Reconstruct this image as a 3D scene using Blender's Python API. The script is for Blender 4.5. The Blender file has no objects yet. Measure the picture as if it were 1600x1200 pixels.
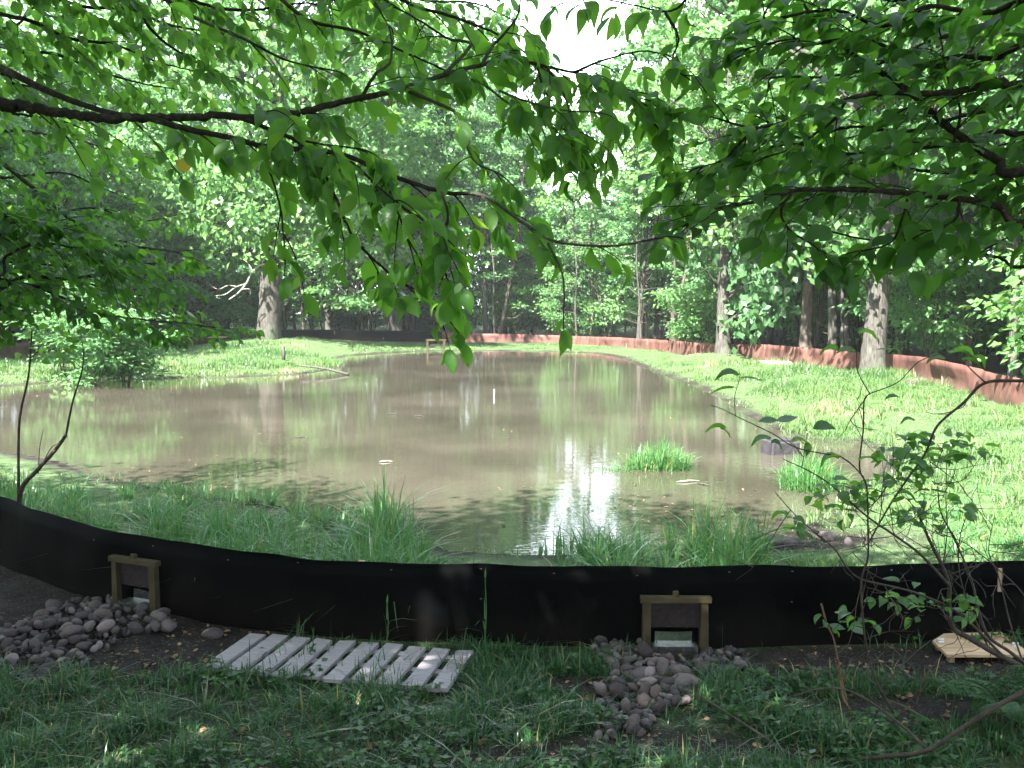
import bpy, math
import numpy as np
from math import radians as R
PI = math.pi
C = bpy.context.scene
COL = C.collection

# ------------------------------------------------------------------ camera
F = 1570.0                      # focal length in photo pixels (1600 wide)
PITCH = R(4.73)
CZ = 1.95
cam = bpy.data.cameras.new('camera')
cam.sensor_width = 36.0
cam.lens = F / 1600 * 36.0
cam.clip_start = 0.05
cam.clip_end = 600
co = bpy.data.objects.new('camera', cam)
COL.objects.link(co)
co.location = (0, 0, CZ)
co.rotation_euler = (R(90) - PITCH, 0, 0)
C.camera = co

# ------------------------------------------------------------------ sky and sun
SUN_EL = R(50)
SUN_TO = np.array([-0.52, -0.855])          # horizontal direction towards the sun
SUN_TO = SUN_TO / np.linalg.norm(SUN_TO)
w = bpy.data.worlds.new('World')
C.world = w
w.use_nodes = True
nt = w.node_tree
for n in list(nt.nodes):
    nt.nodes.remove(n)
sky = nt.nodes.new('ShaderNodeTexSky')
sky.sky_type = 'NISHITA'
sky.sun_disc = False
sky.sun_elevation = SUN_EL
sky.sun_rotation = math.atan2(SUN_TO[0], SUN_TO[1])
sky.air_density = 1.0
sky.dust_density = 4.0
bg = nt.nodes.new('ShaderNodeBackground')
bg.inputs['Strength'].default_value = 0.05
out = nt.nodes.new('ShaderNodeOutputWorld')
# thin bright haze cloud over the blue
cmx = nt.nodes.new('ShaderNodeMix')
cmx.data_type = 'RGBA'
cmx.inputs[0].default_value = .35
cmx.inputs[7].default_value = (7.2, 8.2, 10.0, 1)
nt.links.new(sky.outputs[0], cmx.inputs[6])
# sky brightened toward the far wood, added to whiten its glint on the pond
tcd = nt.nodes.new('ShaderNodeTexCoord')
sep = nt.nodes.new('ShaderNodeSeparateXYZ')
nt.links.new(tcd.outputs['Generated'], sep.inputs[0])
mr = nt.nodes.new('ShaderNodeMapRange')
mr.inputs[1].default_value = .78
mr.inputs[2].default_value = .95
nt.links.new(sep.outputs[1], mr.inputs[0])
sky_boost = nt.nodes.new('ShaderNodeMix')
sky_boost.data_type = 'RGBA'
sky_boost.inputs[7].default_value = (22.0, 24.0, 27.0, 1)
nt.links.new(mr.outputs[0], sky_boost.inputs[0])
nt.links.new(cmx.outputs[2], sky_boost.inputs[6])
nt.links.new(sky_boost.outputs[2], bg.inputs[0])
nt.links.new(bg.outputs[0], out.inputs[0])
sl = bpy.data.lights.new('sun', 'SUN')
sl.energy = 5.0
sl.angle = R(0.5)
sl.color = (1.0, 0.98, 0.93)
so = bpy.data.objects.new('sun', sl)
COL.objects.link(so)
so.location = (-20, -12, 30)
so.rotation_euler = (R(90) - SUN_EL, 0, math.atan2(SUN_TO[0], -SUN_TO[1]))
C.view_settings.view_transform = 'Standard'
C.view_settings.look = 'None'
C.view_settings.exposure = 2.9
C.view_settings.gamma = 1.0
C.view_settings.use_curve_mapping = False
C.render.engine = 'CYCLES'
cy = C.cycles
cy.max_bounces = 7
cy.diffuse_bounces = 4
cy.glossy_bounces = 3
cy.transmission_bounces = 5
cy.transparent_max_bounces = 6
cy.caustics_reflective = False
cy.caustics_refractive = False
cy.sample_clamp_indirect = 6.0
cy.use_denoising = True
cy.volume_bounces = 0

# ------------------------------------------------------------------ pixel helpers
_f = np.array([0, math.cos(PITCH), -math.sin(PITCH)])
_u = np.array([0, math.sin(PITCH), math.cos(PITCH)])
_r = np.array([1.0, 0, 0])
CAMP = np.array([0, 0, CZ])


def ray(px, py):
    return _r * ((px - 800) / F) + _u * ((600 - py) / F) + _f


def PY(px, py, Y):              # point on the pixel's ray at depth Y
    d = ray(px, py)
    return CAMP + d * (Y / d[1])


def PZ(px, py, z):              # point on the pixel's ray at height z
    d = ray(px, py)
    return CAMP + d * ((z - CZ) / d[2])


# ------------------------------------------------------------------ noise
def _hash(i, j, s):
    h = np.sin(i * 127.1 + j * 311.7 + s * 74.7) * 43758.5453
    return h - np.floor(h)


def vnoise(x, y, s=0):
    x = np.asarray(x, float); y = np.asarray(y, float)
    i = np.floor(x); j = np.floor(y)
    a = x - i; b = y - j
    a = a * a * (3 - 2 * a); b = b * b * (3 - 2 * b)
    return ((_hash(i, j, s) * (1 - a) + _hash(i + 1, j, s) * a) * (1 - b)
            + (_hash(i, j + 1, s) * (1 - a) + _hash(i + 1, j + 1, s) * a) * b)


def fbm(x, y, s=0):
    return (vnoise(x, y, s) * .5 + vnoise(x * 2.1, y * 2.1, s + 1) * .3 + vnoise(x * 4.3, y * 4.3, s + 2) * .2)


def sstep(a, b, x):
    t = np.clip((x - a) / (b - a), 0, 1)
    return t * t * (3 - 2 * t)


# ------------------------------------------------------------------ mesh helpers
def mesh(name, parts, attrs=None, smooth=True):
    """parts: list of (V (n,3), F (m,k), material index)"""
    me = bpy.data.meshes.new(name)
    Vs = []; loops = []; starts = []; mi = []; off = 0; lo = 0
    for p in parts:
        V, Fa = p[0], p[1]
        m = p[2] if len(p) > 2 else 0
        if V is None:
            V = np.zeros((0, 3)); base = prev
        else:
            base = off
        prev = base
        V = np.asarray(V, np.float32).reshape(-1, 3)
        Fa = np.asarray(Fa, np.int64)
        if Fa.size == 0:
            Vs.append(V); off += len(V); continue
        Vs.append(V)
        loops.append((Fa + base).ravel())
        k = Fa.shape[1]
        starts.append(lo + np.arange(len(Fa)) * k)
        mi.append(np.full(len(Fa), m, np.int32))
        lo += Fa.size; off += len(V)
    V = np.concatenate(Vs); L = np.concatenate(loops).astype(np.int32)
    S = np.concatenate(starts).astype(np.int32); M = np.concatenate(mi)
    me.vertices.add(len(V)); me.vertices.foreach_set('co', V.ravel())
    me.loops.add(len(L)); me.loops.foreach_set('vertex_index', L)
    me.polygons.add(len(S)); me.polygons.foreach_set('loop_start', S)
    me.polygons.foreach_set('material_index', M)
    me.polygons.foreach_set('use_smooth', np.full(len(S), smooth, bool))
    if attrs:
        for an, av in attrs.items():
            a = me.attributes.new(an, 'FLOAT', 'POINT')
            a.data.foreach_set('value', np.asarray(av, np.float32))
    me.update(calc_edges=True)
    me.validate()
    return me


def obj(name, me, mats, parent=None):
    o = bpy.data.objects.new(name, me)
    COL.objects.link(o)
    if not isinstance(mats, (list, tuple)):
        mats = [mats]
    if len(me.materials) == 0:
        for m in mats:
            me.materials.append(m)
    if parent is not None:
        o.parent = parent
    return o


def tag(o, label=None, cat=None, group=None, kind=None):
    if label: o['label'] = label
    if cat: o['category'] = cat
    if group: o['group'] = group
    if kind: o['kind'] = kind
    return o


def thing(name, label, cat, loc=(0, 0, 0), rz=0, group=None):
    o = bpy.data.objects.new(name, None)
    COL.objects.link(o)
    o.empty_display_size = .1
    o.location = loc
    o.rotation_euler = (0, 0, rz)
    return tag(o, label, cat, group)


def catmull(P, n):
    P = np.asarray(P, float)
    if len(P) < 3:
        t = np.linspace(0, 1, n * (len(P) - 1) + 1)[:, None]
        return P[0] * (1 - t) + P[-1] * t
    Q = np.vstack([2 * P[0] - P[1], P, 2 * P[-1] - P[-2]])
    res = []
    for i in range(1, len(Q) - 2):
        t = np.linspace(0, 1, n, endpoint=False)[:, None]
        a, b, c, d = Q[i - 1], Q[i], Q[i + 1], Q[i + 2]
        res.append(.5 * ((2 * b) + (-a + c) * t + (2 * a - 5 * b + 4 * c - d) * t ** 2 + (-a + 3 * b - 3 * c + d) * t ** 3))
    res.append(P[-1:])
    return np.vstack(res)


def tube(P, rad, sides=8, rough=0.0, seed=0):
    """a tapered tube along the points P; returns V, F(quads)"""
    P = np.asarray(P, float)
    n = len(P)
    rad = np.interp(np.linspace(0, 1, n), np.linspace(0, 1, len(rad)), rad)
    T = np.gradient(P, axis=0)
    T /= np.linalg.norm(T, axis=1)[:, None] + 1e-9
    ref = np.array([0, 1.0, 0]) if abs(T[:, 2]).mean() > .7 else np.array([0, 0, 1.0])
    A = np.cross(T, ref); A /= np.linalg.norm(A, axis=1)[:, None] + 1e-9
    B = np.cross(T, A)
    an = np.linspace(0, 2 * PI, sides, endpoint=False)
    rr = rad[:, None] * np.ones(sides)[None]
    if rough:
        rr = rr * (1 + rough * (np.random.RandomState(seed).rand(n, sides) - .5) * 2)
    V = P[:, None] + rr[..., None] * (np.cos(an)[None, :, None] * A[:, None] + np.sin(an)[None, :, None] * B[:, None])
    V = V.reshape(-1, 3)
    i = np.arange(n - 1)[:, None] * sides
    j = np.arange(sides)[None]
    j2 = (j + 1) % sides
    Fq = np.stack([i + j, i + j2, i + sides + j2, i + sides + j], -1).reshape(-1, 4)
    V = np.vstack([V, P[-1:] + T[-1:] * rad[-1] * .5, P[:1]])
    a = (n - 1) * sides
    j = np.arange(sides); j2 = (j + 1) % sides
    t1 = np.stack([a + j, a + j2, np.full(sides, n * sides)], -1)
    t2 = np.stack([j2, j, np.full(sides, n * sides + 1)], -1)
    return V, Fq, np.vstack([t1, t2])


def addtube(parts, P, rad, sides=8, rough=0, seed=0, m=0):
    V, Fq, tri = tube(P, rad, sides, rough, seed)
    parts.append((V, Fq, m))
    parts.append((None, tri, m))     # None: the caps share the tube's vertices


BOXF = np.array([[0, 3, 2, 1], [4, 5, 6, 7], [0, 1, 5, 4], [1, 2, 6, 5], [2, 3, 7, 6], [3, 0, 4, 7]])


def box(c, s, rot=0.0, jit=None):
    c = np.asarray(c, float); s = np.asarray(s, float) / 2
    V = np.array([[-1, -1, -1], [1, -1, -1], [1, 1, -1], [-1, 1, -1], [-1, -1, 1], [1, -1, 1], [1, 1, 1], [-1, 1, 1]], float) * s
    if jit is not None:
        V = V + jit.randn(8, 3) * s.min() * .12
    ca, sa = math.cos(rot), math.sin(rot)
    V = V @ np.array([[ca, sa, 0], [-sa, ca, 0], [0, 0, 1]])
    return V + c, BOXF


# leaf template: along x, across y, fold and droop in z
_rows = [(.10, .17, .03), (.28, .33, .06), (.48, .38, .06), (.68, .30, .03), (.86, .13, -.04)]
LT = np.array([[0, 0, 0]] + [q for (x_, w_, z_) in _rows for q in ([x_, -w_, z_], [x_, 0, z_ - .06], [x_, w_, z_])] + [[1.0, 0, -.13]])
LF = [[0, 1, 2], [0, 2, 3]]
for _k in range(4):
    _a = 1 + 3 * _k
    LF += [[_a, _a + 3, _a + 4], [_a, _a + 4, _a + 1], [_a + 1, _a + 4, _a + 5], [_a + 1, _a + 5, _a + 2]]
LF += [[13, 16, 14], [14, 16, 15]]
LF = np.array(LF)
LT4 = np.array([[0, 0, 0], [.45, -.36, .06], [1, 0, -.1], [.45, .36, .06]])
LF4 = np.array([[0, 1, 2], [0, 2, 3]])


def leaves(pos, d, nrm, size, rs, width=1.0, simple=False):
    """one blade per row; returns V, F, attributes"""
    T, Fa = (LT4, LF4) if simple else (LT, LF)
    pos = np.asarray(pos, float); n = len(pos)
    d = d / (np.linalg.norm(d, axis=1)[:, None] + 1e-9)
    s = np.cross(nrm, d); s /= np.linalg.norm(s, axis=1)[:, None] + 1e-9
    u = np.cross(d, s)
    size = np.asarray(size) * np.ones(n)
    wd = width * (1 + (rs.rand(n) - .5) * .3)
    curl = 1 + (rs.rand(n) - .3) * 3.6
    V = pos[:, None] + size[:, None, None] * (T[None, :, 0, None] * d[:, None] + (T[None, :, 1] * wd[:, None])[..., None] * s[:, None]
                                              + (T[None, :, 2] * curl[:, None])[..., None] * u[:, None])
    k = len(T)
    Fo = (Fa[None] + (np.arange(n) * k)[:, None, None]).reshape(-1, 3)
    rnd = np.repeat(rs.rand(n), k)
    across = np.tile(np.abs(T[:, 1]), n)
    along = np.tile(T[:, 0], n)
    return V.reshape(-1, 3), Fo, {'rnd': rnd, 'across': across, 'along': along}


def grass(pos, h, rs, width=.006, bend=.5, lean=None):
    """curved blades; returns V,F,attrs"""
    n = len(pos)
    h = np.asarray(h) * np.ones(n)
    az = rs.rand(n) * 2 * PI
    dx = np.stack([np.cos(az), np.sin(az), np.zeros(n)], 1)
    if lean is not None:
        dx = dx + lean
    sx = np.stack([-np.sin(az), np.cos(az), np.zeros(n)], 1)
    b = bend * (rs.rand(n) ** 1.3) * 1.6
    lv = np.array([0, .38, .72, 1.0]); wv = np.array([1, .9, .6, 0])
    wd = width * (.6 + .8 * rs.rand(n))
    V = np.zeros((n, 7, 3))
    q = 0
    for k, (l, ww) in enumerate(zip(lv, wv)):
        c = pos + dx * (h * b * l ** 2.2)[:, None]
        z = h * (l - .42 * b * l ** 2.6)
        c = c + np.stack([np.zeros(n), np.zeros(n), z], 1)
        if k < 3:
            V[:, q] = c - sx * (wd * ww / 2)[:, None]; V[:, q + 1] = c + sx * (wd * ww / 2)[:, None]; q += 2
        else:
            V[:, q] = c
    T = np.array([[0, 1, 3], [0, 3, 2], [2, 3, 5], [2, 5, 4], [4, 5, 6]])
    Fo = (T[None] + (np.arange(n) * 7)[:, None, None]).reshape(-1, 3)
    return V.reshape(-1, 3), Fo, {'rnd': np.repeat(rs.rand(n), 7), 'along': np.tile([0, 0, .38, .38, .72, .72, 1.], n)}


def join_attr(lst):
    out = {}
    for k in lst[0]:
        out[k] = np.concatenate([a[k] for a in lst])
    return out


# ------------------------------------------------------------------ materials
def newmat(name):
    m = bpy.data.materials.new(name)
    m.use_nodes = True
    t = m.node_tree
    for n in list(t.nodes):
        t.nodes.remove(n)
    return m, t, t.nodes.new('ShaderNodeOutputMaterial')


def ramp(t, stops, fac=None):
    r = t.nodes.new('ShaderNodeValToRGB')
    e = r.color_ramp.elements
    while len(e) < len(stops):
        e.new(.5)
    for k, (p, c) in enumerate(stops):
        e[k].position = p
        e[k].color = (*c, 1)
    if fac is not None:
        t.links.new(fac, r.inputs[0])
    return r.outputs[0]


def noise(t, scale, detail=4, rough=.55, vec=None, out=0):
    n = t.nodes.new('ShaderNodeTexNoise')
    n.inputs['Scale'].default_value = scale
    n.inputs['Detail'].default_value = detail
    n.inputs['Roughness'].default_value = rough
    if vec is not None:
        t.links.new(vec, n.inputs['Vector'])
    return n.outputs[out]


def coords(t, scale=(1, 1, 1), kind='Object'):
    c = t.nodes.new('ShaderNodeTexCoord')
    m = t.nodes.new('ShaderNodeMapping')
    m.inputs['Scale'].default_value = scale
    t.links.new(c.outputs[kind], m.inputs[0])
    return m.outputs[0]


def mixc(t, fac, a, b, mode='MIX'):
    n = t.nodes.new('ShaderNodeMix')
    n.data_type = 'RGBA'
    n.blend_type = mode
    for s, v in ((n.inputs[0], fac), (n.inputs[6], a), (n.inputs[7], b)):
        if isinstance(v, (int, float)):
            s.default_value = v
        elif isinstance(v, tuple):
            s.default_value = (*v, 1)
        else:
            t.links.new(v, s)
    return n.outputs[2]


def mth(t, op, a, b=None, clamp=False):
    n = t.nodes.new('ShaderNodeMath')
    n.operation = op
    n.use_clamp = clamp
    for i, v in enumerate((a, b)):
        if v is None: continue
        if isinstance(v, (int, float)):
            n.inputs[i].default_value = v
        else:
            t.links.new(v, n.inputs[i])
    return n.outputs[0]


def bump(t, h, strength=.3, dist=.02):
    b = t.nodes.new('ShaderNodeBump')
    b.inputs['Strength'].default_value = strength
    b.inputs['Distance'].default_value = dist
    t.links.new(h, b.inputs['Height'])
    return b.outputs[0]


def attr(t, name):
    a = t.nodes.new('ShaderNodeAttribute')
    a.attribute_name = name
    return a.outputs['Fac']


def principled(t, out, col, rough=.6, spec=.4, nrm=None):
    p = t.nodes.new('ShaderNodeBsdfPrincipled')
    if isinstance(col, tuple):
        p.inputs['Base Color'].default_value = (*col, 1)
    else:
        t.links.new(col, p.inputs['Base Color'])
    if isinstance(rough, (int, float)):
        p.inputs['Roughness'].default_value = rough
    else:
        t.links.new(rough, p.inputs['Roughness'])
    p.inputs['Specular IOR Level'].default_value = spec
    if nrm is not None:
        t.links.new(nrm, p.inputs['Normal'])
    if out is not None:
        t.links.new(p.outputs[0], out.inputs[0])
    return p


def leafmat(name, c0, c1, tr, amount=.45, rough=.4, spec=.5, veins=False, objvar=.0):
    """leaf blade: reflecting and letting light through"""
    m, t, o = newmat(name)
    col = ramp(t, [(0, c0), (1, c1)], attr(t, 'rnd'))
    trc = ramp(t, [(0, tuple(x * .75 for x in tr)), (.85, tr), (1, (tr[0] * 1.5, tr[1] * 1.15, tr[2]))], attr(t, 'rnd'))
    if objvar:
        oi = t.nodes.new('ShaderNodeObjectInfo')
        v = ramp(t, [(0, (1 - objvar, 1 - objvar * .85, 1 - objvar * .7)), (.5, (1, 1, 1)), (1, (1 + objvar * 1.2, 1 + objvar * .6, 1 - objvar * .3))], oi.outputs['Random'])
        col = mixc(t, 1.0, col, v, 'MULTIPLY')
        trc = mixc(t, 1.0, trc, v, 'MULTIPLY')
    nrm = None
    if veins:
        ac = attr(t, 'across'); al = attr(t, 'along')
        wv = mth(t, 'SINE', mth(t, 'MULTIPLY', mth(t, 'SUBTRACT', al, mth(t, 'MULTIPLY', ac, .8)), 55.0))
        mid = mth(t, 'LESS_THAN', ac, .02)
        nrm = bump(t, mth(t, 'ADD', wv, mth(t, 'MULTIPLY', mid, 2.0)), .08, .002)
        rib = mth(t, 'MULTIPLY', mth(t, 'GREATER_THAN', wv, .8), .35)
        trc = mixc(t, rib, trc, (tr[0] * .55, tr[1] * .6, tr[2] * .6))
    p = principled(t, None, col, rough, spec, nrm)
    tl = t.nodes.new('ShaderNodeBsdfTranslucent')
    t.links.new(trc, tl.inputs[0])
    mx = t.nodes.new('ShaderNodeMixShader')
    mx.inputs[0].default_value = amount
    t.links.new(p.outputs[0], mx.inputs[1])
    t.links.new(tl.outputs[0], mx.inputs[2])
    t.links.new(mx.outputs[0], o.inputs[0])
    return m


def simplemat(name, stops, scale=6, rough=.7, spec=.3, bmp=.3, bdist=.01, stretch=(1, 1, 1), detail=5):
    m, t, o = newmat(name)
    v = coords(t, stretch)
    n = noise(t, scale, detail, .6, v)
    principled(t, o, ramp(t, stops, n), rough, spec, bump(t, n, bmp, bdist) if bmp else None)
    return m


M = {}
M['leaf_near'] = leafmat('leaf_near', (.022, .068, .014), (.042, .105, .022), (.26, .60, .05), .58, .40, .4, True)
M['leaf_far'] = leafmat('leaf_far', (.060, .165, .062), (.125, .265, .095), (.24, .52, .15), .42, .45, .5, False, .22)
M['leaf_shaded'] = leafmat('leaf_shaded', (.018, .058, .013), (.036, .092, .020), (.15, .40, .035), .52, .42, .35, True)  # leaf_near toned down, the shade of dense boughs put into its colour
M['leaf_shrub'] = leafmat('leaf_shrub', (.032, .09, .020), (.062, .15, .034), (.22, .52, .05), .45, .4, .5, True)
M['weed'] = leafmat('weed', (.020, .065, .016), (.042, .11, .028), (.08, .21, .03), .35, .45, .4)
M['yellow_leaf'] = leafmat('yellow_leaf', (.5, .36, .03), (.5, .36, .03), (.6, .45, .05), .5, .5, .3)


def grassmat(name, c0, c1, tr, dry=(.30, .25, .10), dryat=.9):
    m, t, o = newmat(name)
    rn = attr(t, 'rnd')
    col = ramp(t, [(0, c0), (.6, c1), (dryat, c1), (min(1, dryat + .06), dry)], rn)
    p = principled(t, None, col, .30, .5)
    tl = t.nodes.new('ShaderNodeBsdfTranslucent')
    t.links.new(ramp(t, [(0, tr), (1, (tr[0] * 1.4, tr[1] * 1.1, tr[2]))], rn), tl.inputs[0])
    mx = t.nodes.new('ShaderNodeMixShader')
    mx.inputs[0].default_value = .35
    t.links.new(p.outputs[0], mx.inputs[1]); t.links.new(tl.outputs[0], mx.inputs[2])
    t.links.new(mx.outputs[0], o.inputs[0])
    return m


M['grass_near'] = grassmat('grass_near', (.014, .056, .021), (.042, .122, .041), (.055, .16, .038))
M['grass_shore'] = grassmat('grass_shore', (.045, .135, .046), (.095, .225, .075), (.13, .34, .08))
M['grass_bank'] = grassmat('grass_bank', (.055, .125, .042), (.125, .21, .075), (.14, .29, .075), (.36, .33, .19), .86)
M['bark'] = None


def barkmat(name, stops, sc=(9, 9, 1.6)):
    m, t, o = newmat(name)
    v = coords(t, sc)
    n = noise(t, 3.0, 6, .65, v)
    big = noise(t, 1.3, 3, .5, coords(t, (1, 1, .7)))
    col = ramp(t, stops, n)
    col = mixc(t, mth(t, 'MULTIPLY', mth(t, 'GREATER_THAN', big, .58), .35), col, (.11, .13, .085))   # lichen
    principled(t, o, col, .9, .15, bump(t, n, .8, .03))
    return m


M['bark_grey'] = barkmat('bark_grey', [(.3, (.026, .024, .021)), (.52, (.075, .070, .060)), (.75, (.145, .138, .122))])
M['bark_dark'] = barkmat('bark_dark', [(.3, (.04, .033, .028)), (.55, (.11, .09, .075)), (.8, (.19, .17, .14))])
M['bark_limb'] = barkmat('bark_limb', [(.3, (.010, .008, .007)), (.55, (.03, .023, .018)), (.8, (.085, .066, .05))], (20, 20, 20))
M['bark_twig'] = simplemat('bark_twig', [(.3, (.020, .015, .012)), (.7, (.075, .056, .045))], 30, .7, .3)
M['dry_stem'] = simplemat('dry_stem', [(.3, (.08, .045, .028)), (.7, (.19, .115, .075))], 30, .8, .2)
M['dead_wood'] = simplemat('dead_wood', [(.3, (.24, .215, .185)), (.7, (.42, .39, .34))], 20, .8, .2)

# ================================================================== THE SETTING
# ---- the pond's outline (at water level z = 0)
POND_PX = [(-420, 607), (-150, 606), (0, 604), (90, 598), (150, 592), (230, 593), (300, 590), (360, 590), (420, 587), (470, 585), (520, 577), (545, 570),
           (520, 562), (545, 556), (600, 552), (680, 548), (760, 548), (850, 549), (930, 552), (975, 560), (1000, 572), (1045, 588), (1095, 607),
           (1140, 630), (1165, 648), (1200, 660), (1235, 682), (1290, 690), (1345, 692), (1375, 704), (1395, 722), (1375, 745), (1330, 770), (1300, 800),
           (1250, 822), (1215, 846), (1150, 866), (1000, 873), (900, 868), (800, 868), (700, 862), (620, 838), (540, 815), (450, 795), (300, 772), (170, 750),
           (90, 724), (0, 706), (-150, 690), (-420, 684)]
POND = np.array([PZ(x, y, 0)[:2] for x, y in POND_PX])


def pond_dist(x, y):
    """signed distance to the water's edge, positive on land"""
    x = np.asarray(x, float); y = np.asarray(y, float)
    sh = x.shape; x = x.ravel(); y = y.ravel()
    best = np.full(x.shape, 1e9); inside = np.zeros(x.shape, bool)
    n = len(POND)
    for i in range(n):
        a = POND[i]; b = POND[(i + 1) % n]
        e = b - a
        t = np.clip(((x - a[0]) * e[0] + (y - a[1]) * e[1]) / (e @ e), 0, 1)
        best = np.minimum(best, np.hypot(x - a[0] - t * e[0], y - a[1] - t * e[1]))
        c = (a[1] > y) != (b[1] > y)
        with np.errstate(divide='ignore', invalid='ignore'):
            xi = a[0] + (y - a[1]) * e[0] / (e[1] if abs(e[1]) > 1e-9 else 1e-9)
        inside ^= c & (x < xi)
    d = np.where(inside, -best, best)
    return d.reshape(sh)


# ---- the ring of silt fence: pixel x, pixel y of the top edge, depth or height
NEAR_TOP = [(-260, 690, .62), (-120, 738, .59), (0, 780, .56), (140, 822, .54), (224, 837, .53), (300, 850, .52), (460, 868, .505), (600, 877, .50), (800, 883, .50),
            (1000, 887, .50), (1070, 888, .50), (1250, 884, .50), (1400, 882, .50), (1600, 878, .50), (1760, 872, .50), (1900, 860, .51)]
NEAR = [PZ(x, y, z) for x, y, z in NEAR_TOP]
FAR_R_TOP = [(690, 520, 47), (740, 521, 46.5), (800, 522, 46), (870, 524, 45), (930, 526, 43), (1000, 529, 40), (1060, 533, 36), (1120, 537, 33), (1180, 538, 30), (1250, 542, 27),
             (1330, 549, 25), (1400, 554, 22.5), (1440, 558, 20.5), (1480, 563, 19), (1520, 573, 18), (1560, 584, 17), (1600, 594, 16), (1660, 612, 14.5)]
FAR_R = [PY(*p) for p in FAR_R_TOP]
FAR_C = [PY(*p) for p in [(440, 515, 46), (500, 515, 46.8), (560, 516, 47.2), (630, 517, 47.3), (690, 519, 47.1)]]
FAR_L = [PY(*p) for p in [(-160, 556, 22.5), (-80, 546, 25), (0, 538, 27), (60, 534, 28.5), (100, 531, 30), (160, 527, 32), (200, 525, 34), (300, 519, 39), (380, 517, 43), (438, 515.5, 45.8)]]
FH = .53
CTRL = []
for p in NEAR: CTRL.append((p[0], p[1], p[2] - .5))
for p in FAR_R + FAR_C + FAR_L: CTRL.append((p[0], p[1], p[2] - FH))
CTRL += [(0, 0, .28), (-4, 0, .3), (4, 0, .3), (0, 2.5, .15), (0, 4.3, .0), (-2, 4.3, .02), (2, 4.3, .0), (-12, -8, .5), (12, -8, .5), (0, -14, .5),
         (0, 70, .4), (-40, 60, 1.0), (40, 50, 1.0), (30, 20, .6), (-30, 15, .6), (-40, 30, .8), (20, 70, .5)]
CTRL.append(tuple(PY(420, 531, 38)))
CTRL.append(tuple(PY(1362, 581, 22)))
CTRL.append(tuple(PY(1130, 553, 31)))
CTRL.append((-4.4, 28.5, .18)); CTRL.append((-8, 28.5, .2)); CTRL.append((-11, 26, .2))
CTRL = np.array(CTRL)


def base_z(x, y):
    num = np.zeros(x.shape); den = np.zeros(x.shape)
    for cx, cy_, cz in CTRL:
        wgt = 1.0 / ((x - cx) ** 2 + (y - cy_) ** 2 + .35) ** 1.6
        num += wgt * cz; den += wgt
    return num / den


def tz(x, y):
    x = np.asarray(x, float); y = np.asarray(y, float)
    d = pond_dist(x, y)
    b = base_z(x, y)
    b = b + (fbm(x * .9, y * .9, 5) - .5) * .10 * sstep(.3, 2.5, d) + (fbm(x * 5, y * 5, 9) - .5) * .035 * sstep(.05, .6, d)
    land = .035 * sstep(0, .12, d) + np.maximum(b, .015) * sstep(0, 2.2, d)
    bed = -.45 * sstep(0, 2.5, -d)
    return np.where(d > 0, land, bed)


def zat(x, y):
    return float(tz(np.array([x]), np.array([y]))[0])


xs = np.concatenate([np.arange(-90, -26, 3.0), np.arange(-26, -9, .45), np.arange(-9, -4, .16), np.arange(-4, 4, .07), np.arange(4, 9, .16), np.arange(9, 20, .4), np.arange(20, 91, 3.0)])
ys = np.concatenate([np.arange(-40, 2, 1.5), np.arange(2, 9.5, .06), np.arange(9.5, 20, .18), np.arange(20, 56, .45), np.arange(56, 140, 4.0)])
GX, GY = np.meshgrid(xs, ys)
GZ = tz(GX, GY)
GD = pond_dist(GX, GY)
nx, ny = len(xs), len(ys)
ii = np.arange(ny - 1)[:, None] * nx + np.arange(nx - 1)[None]
GF = np.stack([ii, ii + 1, ii + nx + 1, ii + nx], -1).reshape(-1, 4)


def blob(x, y, px, py, rx, ry, z=0.03):
    """soft patch round the ground point under a photo pixel, radii in metres"""
    c = PZ(px, py, z)
    return np.exp(-(((x - c[0]) / rx) ** 2 + ((y - c[1]) / ry) ** 2))


def mud_mask(x, y):
    d = pond_dist(x, y)
    m = (1 - sstep(.05, .45, d)) * .9
    for a in [(60, 930, 1.3, .55), (150, 1010, 1.0, .45), (260, 1020, .6, .35), (0, 960, 1.0, .6), (1530, 1040, .75, .22), (1400, 1050, .5, .16), (860, 1040, .2, .08),
              (1060, 1045, .35, .2), (1020, 1170, .3, .12), (1190, 1190, .3, .12), (760, 1190, .3, .10), (400, 985, .35, .10), (1250, 1030, .6, .1), (1430, 1120, .6, .2), (980, 1175, .35, .10), (885, 1075, .2, .10), (1205, 1060, .25, .10),
              (1300, 845, .7, .35), (1480, 735, .9, .8), (1220, 842, .4, .3)]:
        m = m + blob(x, y, *a) * 1.1
    m = m + (fbm(x * 2.2, y * 2.2, 21) - .5) * .9
    return np.clip(m, 0, 1)


def in_ring(x, y):
    """outside the fence ring and far off: the woods' floor"""
    return sstep(46, 49, y) + sstep(0, 1.5, (x - 8.6) - np.maximum(0, (15 - y)) * 0) * (y > 12) + sstep(-13.2, -14.5, x)


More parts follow.
